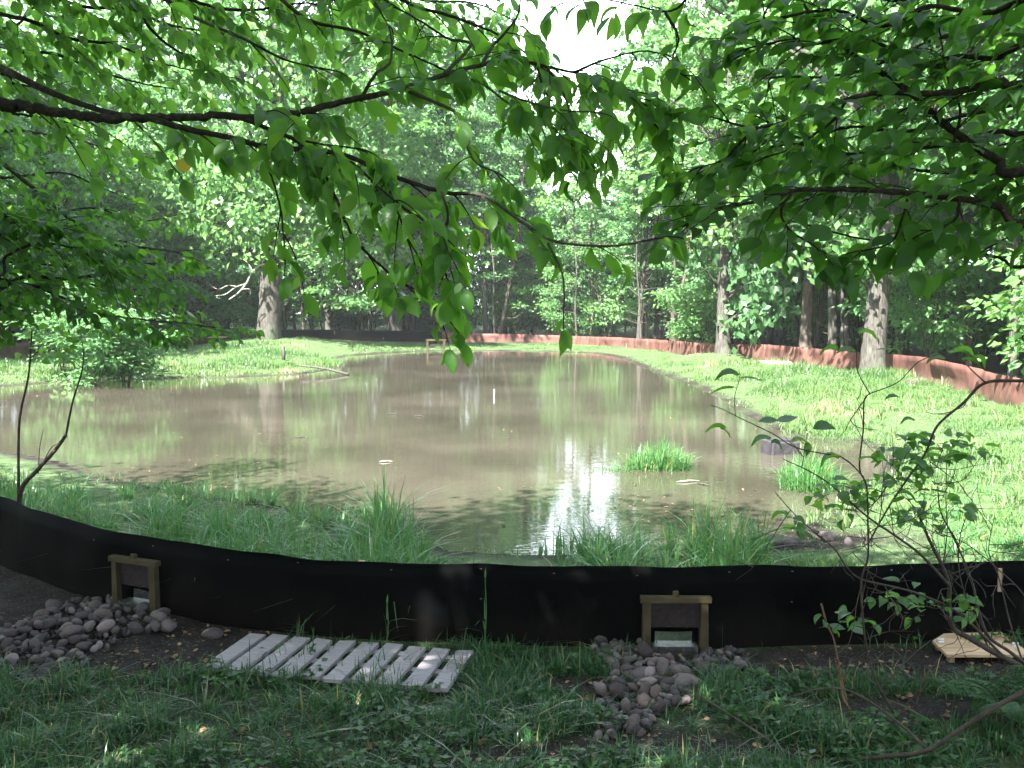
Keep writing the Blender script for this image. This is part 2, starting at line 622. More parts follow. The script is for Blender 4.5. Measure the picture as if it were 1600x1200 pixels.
mud = mud_mask(GX, GY)
me = mesh('ground', [(np.stack([GX, GY, GZ], -1).reshape(-1, 3), GF)], {'mud': mud.ravel(), 'bank': ((GY > 6.4) & (GD < 7) & (GY < 46)).ravel().astype(float)})
m, t, o = newmat('ground')
v = coords(t)
n1 = noise(t, 9, 8, .65, v); n2 = noise(t, 1.2, 4, .5, v); n3 = noise(t, 60, 3, .6, v)
soil = ramp(t, [(.3, (.007, .0052, .0045)), (.5, (.017, .013, .0115)), (.7, (.036, .029, .026))], n1)
turf = ramp(t, [(.35, (.012, .022, .010)), (.55, (.030, .047, .018)), (.7, (.07, .075, .036))], n1)
turf = mixc(t, attr(t, 'bank'), turf, ramp(t, [(.35, (.040, .080, .028)), (.58, (.078, .122, .048)), (.72, (.16, .165, .095))], n1))
mudf = mth(t, 'ADD', attr(t, 'mud'), mth(t, 'MULTIPLY', mth(t, 'SUBTRACT', n2, .5), .5), True)
col = mixc(t, mudf, turf, soil)
col = mixc(t, mth(t, 'MULTIPLY', mth(t, 'GREATER_THAN', n3, .62), .5), col, (.20, .16, .12))
hgt = mth(t, 'ADD', n1, mth(t, 'MULTIPLY', n3, .4))
principled(t, o, col, .9, .2, bump(t, hgt, .9, .03))
M['ground'] = m
tag(obj('ground', me, M['ground']), kind='structure')

# ---- the water: muddy, still, with the faintest ripple
m, t, o = newmat('water')
v = coords(t)
nb = noise(t, .35, 4, .55, v)
col = ramp(t, [(.32, (.038, .034, .024)), (.5, (.055, .049, .036)), (.7, (.078, .069, .052))], nb)
va = coords(t, (3.2, 7.0, 1))
vb = coords(t, (14, 26, 1))
rip = mth(t, 'ADD', noise(t, 1.0, 3, .5, va), mth(t, 'MULTIPLY', noise(t, 1.0, 2, .5, vb), .35))
p = principled(t, o, col, .02, .5, bump(t, rip, .045, .03))
p.inputs['IOR'].default_value = 1.33
M['water'] = m
cen = POND.mean(0)
nr = []
nP = len(POND)
area = .5 * np.sum(POND[:, 0] * np.roll(POND[:, 1], -1) - np.roll(POND[:, 0], -1) * POND[:, 1])
for i in range(nP):
    e = POND[(i + 1) % nP] - POND[i - 1]
    nn = np.array([e[1], -e[0]]) / (np.hypot(*e) + 1e-9) * (1 if area > 0 else -1)
    nr.append(POND[i] + nn * .22)
import bmesh
bm = bmesh.new()
vs = [bm.verts.new((a[0], a[1], 0)) for a in nr]
fc = bm.faces.new(vs)
bmesh.ops.triangulate(bm, faces=[fc])
bm.normal_update()
for f_ in bm.faces:
    if f_.normal.z < 0: f_.normal_flip()
me = bpy.data.meshes.new('pond_water'); bm.to_mesh(me); bm.free()
tag(obj('pond_water', me, M['water']), kind='structure')


# ================================================================== SILT FENCES
def fencemat(name, stops, dirt, dirtamt=.6, rough=.45, spec=.4, streak=None):
    m, t, o = newmat(name)
    n = noise(t, 5, 6, .65, coords(t, (1, 1, 1)))
    col = ramp(t, stops, n)
    if streak:
        st = noise(t, 3.0, 5, .7, coords(t, (2.2, 2.2, .10)))
        col = mixc(t, mth(t, 'MULTIPLY', mth(t, 'SUBTRACT', st, .44, True), 5.0, True), col, streak)
    low = mth(t, 'SUBTRACT', 1.0, mth(t, 'MULTIPLY', attr(t, 'up'), 2.6), True)
    big = noise(t, 2.3, 5, .65, coords(t))
    dm = mth(t, 'MULTIPLY', mth(t, 'ADD', mth(t, 'MULTIPLY', low, 1.1), mth(t, 'MULTIPLY', mth(t, 'SUBTRACT', big, .5), 3.2)), dirtamt, True)
    col = mixc(t, dm, col, dirt)
    principled(t, o, col, rough, spec, bump(t, n, .25, .01))
    return m


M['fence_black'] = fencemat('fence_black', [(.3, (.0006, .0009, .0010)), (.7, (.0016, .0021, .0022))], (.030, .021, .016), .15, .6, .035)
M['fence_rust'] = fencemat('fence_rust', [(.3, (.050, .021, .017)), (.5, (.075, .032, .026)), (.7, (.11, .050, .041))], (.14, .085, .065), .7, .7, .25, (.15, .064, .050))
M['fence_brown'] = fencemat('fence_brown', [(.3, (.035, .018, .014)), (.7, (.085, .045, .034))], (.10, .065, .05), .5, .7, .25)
M['stake'] = simplemat('stake', [(.3, (.20, .145, .085)), (.7, (.38, .29, .18))], 9, .8, .2, .3, .005, (6, 6, .7))


def densify(P, step):
    Q = catmull(P, 12)
    s = np.concatenate([[0], np.cumsum(np.hypot(*np.diff(Q[:, :2], axis=0).T))])
    m_ = max(2, int(s[-1] / step))
    u = np.linspace(0, s[-1], m_)
    return np.stack([np.interp(u, s, Q[:, k]) for k in range(3)], 1)


def fence(name, P, mat, label, wob=.01, holes=(), seed=0, h=.53, stakes=2.0, stake_front=False, step=.10):
    root = thing(name, label, 'fence', tuple(P[0] - np.array([0, 0, h])))
    off = np.array(root.location)
    Q = densify(P, step)
    rs = np.random.RandomState(seed)
    n = len(Q)
    rows = np.array([-.06, .0, .07, .155, .27, .40, 1.0])   # metres above the foot, the last one is the top
    T = np.gradient(Q[:, :2], axis=0); T /= np.linalg.norm(T, axis=1)[:, None]
    N = np.stack([T[:, 1], -T[:, 0]], 1)
    s = np.concatenate([[0], np.cumsum(np.hypot(*np.diff(Q[:, :2], axis=0).T))])
    V = np.zeros((n, len(rows), 3)); up = np.zeros((n, len(rows)))
    foot = Q[:, 2] - h
    topw = (vnoise(s * 1.3, s * 0 + seed, 3) - .5) * .022 + (vnoise(s * 5, s * 0 + seed, 4) - .5) * .008
    for k, r_ in enumerate(rows):
        z = foot + r_ if k < len(rows) - 1 else Q[:, 2] + topw
        b = (vnoise(s * 2.1, s * 0 + k * .35 + seed, 7) - .5) * wob * 6 * (.4 + min(1, k / 5)) + (vnoise(s * 7, s * 0 + k * .7, 8) - .5) * wob * 1.5
        V[:, k, 0] = Q[:, 0] + N[:, 0] * b; V[:, k, 1] = Q[:, 1] + N[:, 1] * b; V[:, k, 2] = z
        up[:, k] = (z - foot)
    nr_ = len(rows)
    Fl = []
    for i in range(n - 1):
        mid = (Q[i, :2] + Q[i + 1, :2]) / 2
        hole = any(np.hypot(*(mid - np.array(hc))) < hw for hc, hw in holes)
        for k in range(nr_ - 1):
            if hole and k in (1, 2): continue
            a = i * nr_ + k
            Fl.append([a, a + nr_, a + nr_ + 1, a + 1])
    me = mesh(name + '_sheet', [(V.reshape(-1, 3) - off, np.array(Fl))], {'up': up.ravel()})
    o = obj('fence_sheet', me, M[mat], root)
    md = o.modifiers.new('thick', 'SOLIDIFY'); md.thickness = .006; md.offset = 0
    # stakes behind the sheet
    k = 0.6
    while k < s[-1]:
        i = int(np.searchsorted(s, k))
        if i >= n: break
        side = 1 if stake_front else -1
        so_ = .035 if wob > .012 else .075
        c = np.array([Q[i, 0] + N[i, 0] * so_ * side, Q[i, 1] + N[i, 1] * so_ * side, foot[i] + h / 2 - .04]) - off
        V_, F_ = box(c, (.032, .032, h + .03), math.atan2(T[i, 1], T[i, 0]), rs)
        obj('stake', mesh('stake', [(V_, F_)], smooth=False), M['stake'], root)
        k += stakes * (1 + (rs.rand() - .5) * .3)
        if any(abs(np.interp(k, s, Q[:, 0]) - hc[0]) < .3 for hc, hw in holes): k += .4
    return root


gate_r = PZ(1053, 1027, .0)
gate_l = PZ(224, 966, .035)
nearQ = densify(NEAR, .05)


def on_near(x):
    i = int(np.argmin(np.abs(nearQ[:, 0] - x)))
    tdir = nearQ[min(i + 2, len(nearQ) - 1)] - nearQ[max(i - 2, 0)]
    return nearQ[i], math.atan2(tdir[1], tdir[0])


gr, ga_r = on_near(gate_r[0])
gl, ga_l = on_near(gate_l[0])
FN = fence('silt_fence', np.array(NEAR), 'fence_black', 'low black plastic silt fence curving across the foreground in front of the pond', .010, [(gr[:2], .10), (gl[:2], .10)], 1, .5, 2.1, False, .05)
fence('silt_fence', np.array(FAR_C), 'fence_black', 'black low silt fence at the far end of the pond', .015, (), 2)
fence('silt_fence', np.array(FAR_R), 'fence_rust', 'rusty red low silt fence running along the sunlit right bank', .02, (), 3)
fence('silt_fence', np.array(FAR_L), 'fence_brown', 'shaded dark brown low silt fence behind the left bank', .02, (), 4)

lp_, la_ = on_near(PZ(1546, 890, .45)[0])
V_, F_ = box((lp_[0] + .05 * math.sin(la_), lp_[1] - .045, .415), (.020, .008, .13), la_, np.random.RandomState(2))
obj('lath', mesh('lath', [(V_ - np.array(FN.location), F_)], smooth=False), M['stake'], FN)
rs = np.random.RandomState(19)
parts = []
for sx in np.linspace(-2.6, 3.0, 13):
    lp_, la_ = on_near(sx + rs.randn() * .05)
    for hz_ in ((.47,) if rs.rand() < .6 else (.47, .30)):
        V_, F_ = box((lp_[0], lp_[1] - .022, hz_ + rs.randn() * .012), (.011, .006, .003), la_ + rs.randn() * .2)
        parts.append((V_ - np.array(FN.location), F_))
M['staple'] = simplemat('staple', [(.3, (.06, .06, .065)), (.7, (.16, .16, .17))], 30, .4, .6)
o_ = obj('staple', mesh('staple', parts, smooth=False), M['staple'], FN); o_['kind'] = 'stuff'

# ---- the small wooden gates with a passage under the sheet
M['treated'] = simplemat('treated', [(.3, (.028, .021, .010)), (.6, (.06, .047, .021)), (.8, (.10, .078, .040))], 7, .75, .25, .4, .004, (1, 1, 1))
M['mesh_dark'] = simplemat('mesh_dark', [(.3, (.015, .011, .011)), (.7, (.035, .026, .025))], 60, .8, .2, .5, .003)
M['tray'] = simplemat('tray', [(.35, (.02, .02, .02)), (.6, (.06, .06, .055)), (.72, (.3, .3, .28))], 40, .35, .5, .8, .01)


def gate(P, ang, label, w_=.35, h_=.315):
    z = zat(P[0], P[1] - .08) - .02
    g = thing('wooden_gate', label, 'gate', (P[0] + math.sin(ang) * .065, P[1] - math.cos(ang) * .065, z), ang, 'wooden passage frames in the near fence')
    rs = np.random.RandomState(int(P[0] * 100) % 997)
    for sx in (-1, 1):
        V_, F_ = box((sx * (w_ / 2 - .021), 0, h_ / 2 - .02), (.042, .04, h_ + .02), 0, rs)
        obj('post', mesh('post', [(V_, F_)], smooth=False), M['treated'], g)
    V_, F_ = box((0, -.002, h_ + .006), (w_ + .03, .05, .030), 0, rs)
    obj('top_rail', mesh('top_rail', [(V_, F_)], smooth=False), M['treated'], g)
    V_, F_ = box((0.0, -.004, h_ + .033), (.030, .03, .026), 0, rs)
    obj('block', mesh('block', [(V_, F_)], smooth=False), M['treated'], g)
    V_, F_ = box((0, .012, .233), (w_ - .09, .008, .145))
    obj('screen', mesh('screen', [(V_, F_)], smooth=False), M['mesh_dark'], g)
    V_, F_ = box((0, .03, .040), (w_ - .10, .10, .045))
    obj('floor_tray', mesh('floor_tray', [(V_, F_)], smooth=False), M['tray'], g)
    return g


gate(gr, ga_r, 'wooden frame with a bright slot, on the black fence above the right stone heap')
gate(gl, ga_l, 'dim wooden frame on the black fence above the left stone heap')

# ================================================================== SMALL THINGS ON THE GROUND
# ---- the slatted boardwalk panel lying in the grass
m, t, o = newmat('weathered_wood')
n = noise(t, 4, 6, .65, coords(t, (1, 1, 1)))
g = noise(t, 6, 5, .7, coords(t, (22, 1.6, 22)))
col = ramp(t, [(.3, (.19, .168, .175)), (.55, (.33, .295, .31)), (.8, (.43, .39, .41))], g)
col = mixc(t, mth(t, 'MULTIPLY', mth(t, 'SUBTRACT', n, .52, True), 2.2), col, (.20, .17, .15))
principled(t, o, col, .85, .2, bump(t, g, .4, .004))
M['weathered_wood'] = m
ZP = .085
cA, cB, cC, cD = [PZ(*q, ZP)[:2] for q in ((388, 990), (745, 1017), (697, 1079), (316, 1042))]
pc = (cA + cB + cC + cD) / 4
ax = (cB + cC - cA - cD) / 2; ln = np.hypot(*ax); pang = math.atan2(ax[1], ax[0])
ay = (cA + cB - cC - cD) / 2; wd_ = np.hypot(*ay)
yang = math.atan2(ay[1], ay[0]) - pang          # the panel is racked slightly out of square
pz = ZP - .05
pal = thing('slatted_panel', 'pale weathered wooden panel of ten slats lying in the grass before the black fence', 'wooden panel', (pc[0], pc[1], pz), pang)
rs = np.random.RandomState(5)
NS = 10
pitch = ln / (NS - .25)
for k in range(NS):
    xc = -ln / 2 + pitch * (k + .36)
    sh = math.cos(yang)
    L2 = wd_ / 2
    V_, F_ = box((0, 0, .040 + rs.rand() * .004), (wd_ * (1 + rs.randn() * .012), pitch * .70, .020), 0, rs)
    V_[:, 2] += V_[:, 1] * rs.randn() * .03
    o_ = obj('slat', mesh('slat', [(V_, F_)], smooth=False), M['weathered_wood'], pal)
    o_.location = (xc, rs.randn() * .008, 0)
    o_.rotation_euler = (0, 0, yang + rs.randn() * .008)
for yy in (-.36, .02, .38):
    V_, F_ = box((0, yy * wd_, .010), (ln - .04, .05, .036), 0, rs)
    V_[:, 0] += yy * wd_ * math.cos(yang) / max(.2, math.sin(yang))
    obj('cross_batten', mesh('cross_batten', [(V_, F_)], smooth=False), M['weathered_wood'], pal)

# ---- the plywood cover on its short legs
m, t, o = newmat('plywood')
g = noise(t, 3, 6, .6, coords(t, (1.2, 10, 4)))
col = ramp(t, [(.32, (.36, .22, .125)), (.5, (.52, .36, .225)), (.7, (.62, .455, .31))], g)
kn = noise(t, 9, 2, .5, coords(t))
col = mixc(t, mth(t, 'MULTIPLY', mth(t, 'GREATER_THAN', kn, .70), .6), col, (.25, .12, .05))
principled(t, o, col, .6, .3, bump(t, g, .15, .003))
M['plywood'] = m
M['metal'] = simplemat('metal', [(.3, (.45, .46, .48)), (.7, (.75, .76, .78))], 30, .3, .7)
ZB = .10
poly = [PZ(*q, ZB) for q in ((1457, 1001), (1476, 989), (1561, 985), (1603, 1016), (1601, 1023), (1480, 1023))]
pcn = np.mean(poly, 0)
bd = thing('plywood_cover', 'tan hexagonal plywood cover raised on short legs by the right end of the black fence', 'board', (pcn[0], pcn[1], zat(pcn[0], pcn[1])))
zb = bd.location[2]
top = np.array([(p[0] - pcn[0], p[1] - pcn[1], ZB - zb) for p in poly])
bot = top - np.array([0, 0, .015])
k = len(poly)
# the top follows the outline clockwise or not: make it face up
V_ = np.vstack([top, bot])
bm = bmesh.new()
bv = [bm.verts.new(p) for p in V_]
bm.faces.new(bv[:k]); bm.faces.new(bv[k:][::-1])
for i in range(k):
    bm.faces.new([bv[i], bv[k + i], bv[k + (i + 1) % k], bv[(i + 1) % k]])
bmesh.ops.recalc_face_normals(bm, faces=bm.faces)
me = bpy.data.meshes.new('cover_board'); bm.to_mesh(me); bm.free()
obj('cover_board', me, M['plywood'], bd)
for q in (0, 2, 3, 5):
    c = top[q] * np.array([.86, .8, 1])
    V_, F_ = box((c[0], c[1], (ZB - zb) / 2 - .02), (.03, .03, ZB - zb - .0), 0)
    V_[:, 2] -= .0
    V_[V_[:, 2] > 0.05, 2] = ZB - zb - .0155
    obj('leg', mesh('leg', [(V_, F_)], smooth=False), M['stake'], bd)
for q in (0, 3):
    c = top[q] * np.array([.86, .45, 1])
    parts = []
    V_, F_ = box((c[0], c[1], c[2] + .004), (.034, .022, .006), .3); parts.append((V_, F_))
    addtube(parts, [(c[0], c[1], c[2]), (c[0], c[1], c[2] + .022)], [.004, .004], 6)
    for sx in (-1, 1):
        V_, F_ = box((c[0] + sx * .011, c[1], c[2] + .016), (.013, .004, .013), .3); parts.append((V_, F_))
    obj('wing_nut', mesh('wing_nut', parts), M['metal'], bd)

# ---- the two heaps of cobbles: every stone a thing
M['stone'] = []
for k, st in enumerate([[(.3, (.15, .125, .12)), (.55, (.27, .235, .225)), (.75, (.36, .325, .31))], [(.3, (.22, .19, .18)), (.55, (.38, .34, .325)), (.75, (.50, .46, .44))],
                        [(.3, (.11, .085, .075)), (.55, (.20, .165, .15)), (.75, (.29, .25, .235))]]):
    m, t, o = newmat('stone_%d' % k)
    oi = t.nodes.new('ShaderNodeObjectInfo')
    n = noise(t, 9, 7, .62, coords(t)); n2 = noise(t, 45, 3, .6, coords(t))
    col = ramp(t, st, n)
    v = ramp(t, [(0, (.20, .18, .20)), (.5, (.36, .325, .35)), (1, (.66, .58, .60))], oi.outputs['Random'])
    col = mixc(t, 1.0, col, v, 'MULTIPLY')
    principled(t, o, col, .75, .3, bump(t, mth(t, 'ADD', n, mth(t, 'MULTIPLY', n2, .3)), .5, .02))
    M['stone'].append(m)


def stone_mesh(seed, flat):
    bm = bmesh.new()
    bmesh.ops.create_icosphere(bm, subdivisions=3, radius=1)
    rs = np.random.RandomState(seed)
    a = rs.rand(4, 3) * 6.28; fr = .8 + rs.rand(4, 3) * 1.5
    dirs = rs.randn(6, 3); dirs /= np.linalg.norm(dirs, axis=1)[:, None]
    cut = .72 + rs.rand(6) * .25
    for v_ in bm.verts:
        p = np.array(v_.co)
        q = p * (1 + sum(.07 * math.sin(fr[k] @ p * 1.3 + a[k, 0]) for k in range(4)))
        for dd, cc in zip(dirs, cut):
            h = q @ dd
            if h > cc: q = q - dd * (h - cc) * .8
        v_.co = (q[0] * 1.15, q[1] * .85, q[2] * flat)
    me = bpy.data.meshes.new('stone'); bm.to_mesh(me); bm.free()
    me.polygons.foreach_set('use_smooth', np.ones(len(me.polygons), bool))
    return me


STM = []
for k in range(12):
    s_ = stone_mesh(40 + k, .55 + .3 * ((k * 37) % 10) / 10)
    s_.materials.append(M['stone'][[0, 0, 1, 0, 2, 0, 1, 2, 0, 0, 1, 2][k]])
    STM.append(s_)


def inpoly(P, x, y):
    c = False
    for i in range(len(P)):
        a, b = P[i], P[(i + 1) % len(P)]
        if (a[1] > y) != (b[1] > y) and x < a[0] + (y - a[1]) * (b[0] - a[0]) / (b[1] - a[1]): c = not c
    return c


def stone(x, y, z, r, rs, label, group):
    o_ = bpy.data.objects.new('cobble', STM[rs.randint(12)])
    COL.objects.link(o_)
    o_.location = (x, y, z)
    o_.rotation_euler = (rs.randn() * .5, rs.randn() * .5, rs.rand() * 6.28)
    s_ = r * (1 + rs.randn() * .12)
    o_.scale = (s_, s_ * (1 + rs.randn() * .1), s_)
    return tag(o_, label, 'stone', group)


STONES = []


def heap(P, n, rmin, rmax, seed, label, group, hump=.05):
    G = [PZ(*q, .03)[:2] for q in P]
    rs = np.random.RandomState(seed)
    A = np.array(G); lo = A.min(0); hi = A.max(0)
    placed = []
    tries = 0
    cen = A.mean(0)
    while len(placed) < n and tries < 60000:
        tries += 1
        x = lo[0] + rs.rand() * (hi[0] - lo[0]); y = lo[1] + rs.rand() * (hi[1] - lo[1])
        if not inpoly(G, x, y): continue
        r = rmin + (rmax - rmin) * rs.rand() ** 1.9
        lay = 0
        ok = True
        for (a, b, c, l) in placed:
            dd = math.hypot(a - x, b - y)
            if dd < (r + c) * .50: ok = False; break
            if dd < (r + c) * .80 and l == 0: lay = 1
        if not ok: continue
        placed.append((x, y, r, lay))
    for (x, y, r, lay) in placed:
        e = math.hypot(*((np.array([x, y]) - cen) / (hi - lo) * 2))
        z = zat(x, y) + r * (.25 if lay == 0 else .75) + hump * max(0, 1 - e)
        stone(x, y, z, r, rs, label, group)
        STONES.append((x, y, r))
    print('heap', len(placed))


heap([(922, 1018), (955, 1008), (1000, 1012), (1018, 1040), (1060, 1048), (1105, 1030), (1135, 1022), (1168, 1030), (1165, 1052), (1120, 1066), (1090, 1085), (1085, 1112), (1035, 1122),
      (1010, 1156), (935, 1166), (926, 1110), (940, 1090), (958, 1070), (948, 1045)], 190, .018, .046, 3,
     'rounded grey cobble in the heap spilling from the wooden frame with the bright slot', 'cobbles in the heap right of the panel')
heap([(-60, 1000), (30, 985), (80, 965), (130, 948), (185, 945), (190, 975), (250, 968), (280, 990), (262, 1000), (200, 1008), (150, 1030), (130, 1058), (60, 1072), (-60, 1075)], 108, .018, .050, 4,
     'rounded grey cobble in the shady heap by the dim wooden frame', 'cobbles in the heap left of the panel')
# the small stones packed between them
def filler(P, n, seed, name):
    G = [PZ(*q, .03)[:2] for q in P]; A = np.array(G); lo = A.min(0); hi = A.max(0)
    rs = np.random.RandomState(seed); V0 = []; 
    bm_ = bmesh.new(); bmesh.ops.create_icosphere(bm_, subdivisions=2, radius=1)
    B = np.array([v_.co[:] for v_ in bm_.verts]); Fb = np.array([[v_.index for v_ in f_.verts] for f_ in bm_.faces]); bm_.free()
    Vs = []; Fs = []; k = 0; pts = []
    while k < n:
        x = lo[0] + rs.rand() * (hi[0] - lo[0]); y = lo[1] + rs.rand() * (hi[1] - lo[1])
        if not inpoly(G, x, y): continue
        pts.append((x, y)); k += 1
    pts = np.array(pts); zz = tz(pts[:, 0], pts[:, 1])
    for (x, y), z in zip(pts, zz):
        r = .009 + .016 * rs.rand()
        Rm = np.linalg.qr(rs.randn(3, 3))[0]
        q = B * (1 + .12 * np.sin(B @ (rs.randn(3, 1) * 2) + rs.rand() * 6)) * np.array([1.2, .9, .65])
        Vs.append(q @ Rm * r + np.array([x, y, z + r * (.3 + 1.2 * rs.rand())])); Fs.append(Fb + len(Vs) * len(B) - len(B))
    rn = np.repeat(rs.rand(n), len(B))
    tag(obj(name, mesh(name, [(np.vstack(Vs), np.vstack(Fs))], {'rnd': rn}), M['pebble']), kind='stuff')
m, t, o = newmat('pebble')
n = noise(t, 14, 5, .6, coords(t))
col = mixc(t, 1.0, ramp(t, [(0, (.02, .017, .018)), (.5, (.055, .046, .049)), (.85, (.10, .085, .09)), (1, (.2, .17, .175))], attr(t, 'rnd')), ramp(t, [(.3, (.7, .7, .7)), (.7, (1.2, 1.2, 1.2))], n), 'MULTIPLY')
principled(t, o, col, .75, .3, bump(t, n, .4, .01))
M['pebble'] = m
HEAPS = [([(922, 1018), (955, 1008), (1000, 1012), (1018, 1040), (1060, 1048), (1105, 1030), (1135, 1022), (1168, 1030), (1165, 1052), (1120, 1066), (1090, 1085), (1085, 1112), (1035, 1122),
      (1010, 1156), (935, 1166), (926, 1110), (940, 1090), (958, 1070), (948, 1045)], 520, 13), ([(-60, 1000), (30, 985), (80, 965), (130, 948), (185, 945), (190, 975), (250, 968), (280, 990), (262, 1000), (200, 1008), (150, 1030), (130, 1058), (60, 1072), (-60, 1075)], 420, 14)]
for P_, n_, sd_ in HEAPS: filler(P_, n_, sd_, 'pebbles')
rs = np.random.RandomState(8)
for (px, py, r, lb) in [(333, 991, .052, 'single pale cobble lying alone between the left heap and the slatted panel'),
                        (1206, 843, .12, 'large pale rock at the water edge behind the black fence'),
                        (1290, 838, .07, 'purplish grey rock on the bare patch behind the black fence'),
                        (1326, 846, .06, 'smaller purplish rock farther along the bare patch behind the black fence'),
                        (1232, 846, .07, 'low grey rock just beside the large pale rock'),
                        (1436, 602, .20, 'flat grey boulder in the grass below the rusty fence'),
                        (1408, 1040, .025, 'small white stone on bare soil left of the plywood cover')]:
    p = PZ(px, py, .06 if py > 700 else .3)
    p[2] = zat(p[0], p[1])
    o_ = stone(p[0], p[1], p[2] + r * .2, r, rs, lb, None)
    o_.rotation_euler = (0, 0, rs.rand() * 6)
    o_.name = 'rock' if r > .055 else 'cobble'
    if r > .1: o_.scale.z *= .6

# ---- in and round the water
M['white_paint'] = simplemat('white_paint', [(.3, (.34, .34, .33)), (.7, (.5, .5, .48))], 12, .5, .4)
p = PZ(772, 619, 0)
st = thing('depth_stake', 'thin white depth stake standing in the middle of the pond', 'stake', (p[0], p[1], -.2))
parts = []
addtube(parts, [(0, 0, 0), (.002, 0, .335)], [.017, .017], 10)
obj('pole', mesh('pole', parts), M['white_paint'], st)
parts = []
for k in range(4):
    addtube(parts, [(.001, 0, .215 + k * .035), (.001, 0, .220 + k * .035)], [.0182, .0182], 10)
obj('depth_mark', mesh('depth_mark', parts), M['mesh_dark'], st)
p = PZ(1218, 708, 0)
M['concrete_wet'] = simplemat('concrete_wet', [(.3, (.022, .020, .023)), (.7, (.05, .045, .050))], 12, .6, .4, .6, .02)
bm = bmesh.new()
bmesh.ops.create_cube(bm, size=1)
for v_ in bm.verts: v_.co = (v_.co.x * .42, v_.co.y * .3, v_.co.z * .34)
bmesh.ops.bevel(bm, geom=bm.edges[:], offset=.035, segments=3, affect='EDGES')
me = bpy.data.meshes.new('block'); bm.to_mesh(me); bm.free()
o_ = obj('concrete_block', me, M['concrete_wet']); o_.location = (p[0], p[1], .02); o_.rotation_euler = (.05, .04, .3)
tag(o_, 'dark grey block half sunk in the shallows beside the sunlit right bank', 'block')
rs = np.random.RandomState(77)
for k, (px, py, L, lb) in enumerate([(603, 721, .08, 'curled tan piece of bark floating on the water left of the grass tuft'), (470, 683, .10, 'thin pale twig floating on the brown water at left'),
                                     (655, 650, .09, 'pale stick floating near the white depth stake'), (612, 647, .08, 'pale stick floating under the trunk reflections'),
                                     (1075, 752, .13, 'dry twig lying in the water below the grass tuft'), (1100, 757, .10, 'bent dry twig right below the grass tuft')]):
    p = PZ(px, py, .01)
    parts = []
    aa = rs.randn() * .5
    dv = np.array([math.cos(aa), math.sin(aa), 0])
    addtube(parts, catmull([p - dv * L, p - dv * .3 * L + [0, 0, .004], p + dv * .4 * L + [0, .02, .002], p + dv * L], 4), [.004, .010, .003], 6)
    o_ = obj('floating_stick', mesh('floating_stick', parts), M['dead_wood' if k in (0, 4) else 'bark_grey']); tag(o_, lb, 'stick')


def plank(px, py, L, W, hgt, rot, label, mat, cat='board', zoff=.03):
    z = .3
    for _ in range(4):
        p = PZ(px, py, z); z = zat(p[0], p[1]) + .1
    V_, F_ = box((0, 0, hgt / 2), (L, W, hgt), 0, np.random.RandomState(int(px)))
    o_ = obj('board', mesh('board', [(V_, F_)], smooth=False), mat)
    o_.location = (p[0], p[1], z - .1 + zoff); o_.rotation_euler = (.03, .02, rot)
    tag(o_, label, cat)


plank(262, 543, .75, .5, .035, .2, 'tan board lying in the grass of the left bank before the brown fence', M['plywood'], zoff=.28)
plank(341, 534, .6, .5, .04, -.2, 'pinkish board lying beyond the left bank near the big grey trunk', M['plywood'], zoff=.25)
plank(1212, 569, .75, .4, .035, -.1, 'tan board lying in the grass right below the rusty fence', M['plywood'], zoff=.12)
# a grey post and leaning sticks on the left bank
p = PY(443, 556, 29.5); z0 = zat(p[0], p[1])
parts = []; addtube(parts, [(0, 0, -.05), (.01, 0, .22), (0, .01, .40)], [.055, .05, .045], 8, .12)
o_ = obj('short_post', mesh('short_post', parts), M['bark_grey']); o_.location = (p[0], p[1], z0); tag(o_, 'short grey wooden post standing in the grass of the left bank', 'post')
p = PZ(545, 585, 0.02); parts = []
a_ = PZ(468, 571, .22); addtube(parts, catmull([p, (p + a_) / 2 + [0, 0, .04], a_], 5), [.03, .035, .02], 7, .15)
tag(obj('fallen_branch', mesh('fallen_branch', parts), M['bark_grey']), 'grey branch fallen from the left bank into the water', 'branch')
# the little timber frame at the far shore
p = PZ(681, 545, .1)
fr_ = thing('wooden_gate', 'tiny far wooden frame at the head of the pond before the black fence', 'gate', (p[0], p[1], zat(p[0], p[1])))
for nm_, c_, s_ in (('post', (-.32, 0, .2), (.07, .07, .5)), ('post', (.32, 0, .2), (.07, .07, .5)), ('top_rail', (0, 0, .47), (.78, .09, .06)), ('screen', (0, .06, .33), (.56, .02, .2))):
    V_, F_ = box(c_, s_)
    obj(nm_, mesh(nm_, [(V_, F_)], smooth=False), M['treated'] if nm_ != 'screen' else M['mesh_dark'], fr_)

# ================================================================== TREES
def trunk_parts(P, rad, sides, seed, flare=1.5):
    """a trunk along P with a flared, ribbed foot"""
    Q = catmull(P, 10)
    n = len(Q)
    parts = []
    rr = np.interp(np.linspace(0, 1, n), np.linspace(0, 1, len(rad)), rad)
    hh = Q[:, 2] - Q[0, 2]
    rr = rr * (1 + (flare - 1) * np.exp(-hh / (rad[0] * 2.0 + .05)))
    addtube(parts, Q, rr, sides, .06, seed)
    return parts, Q, rr


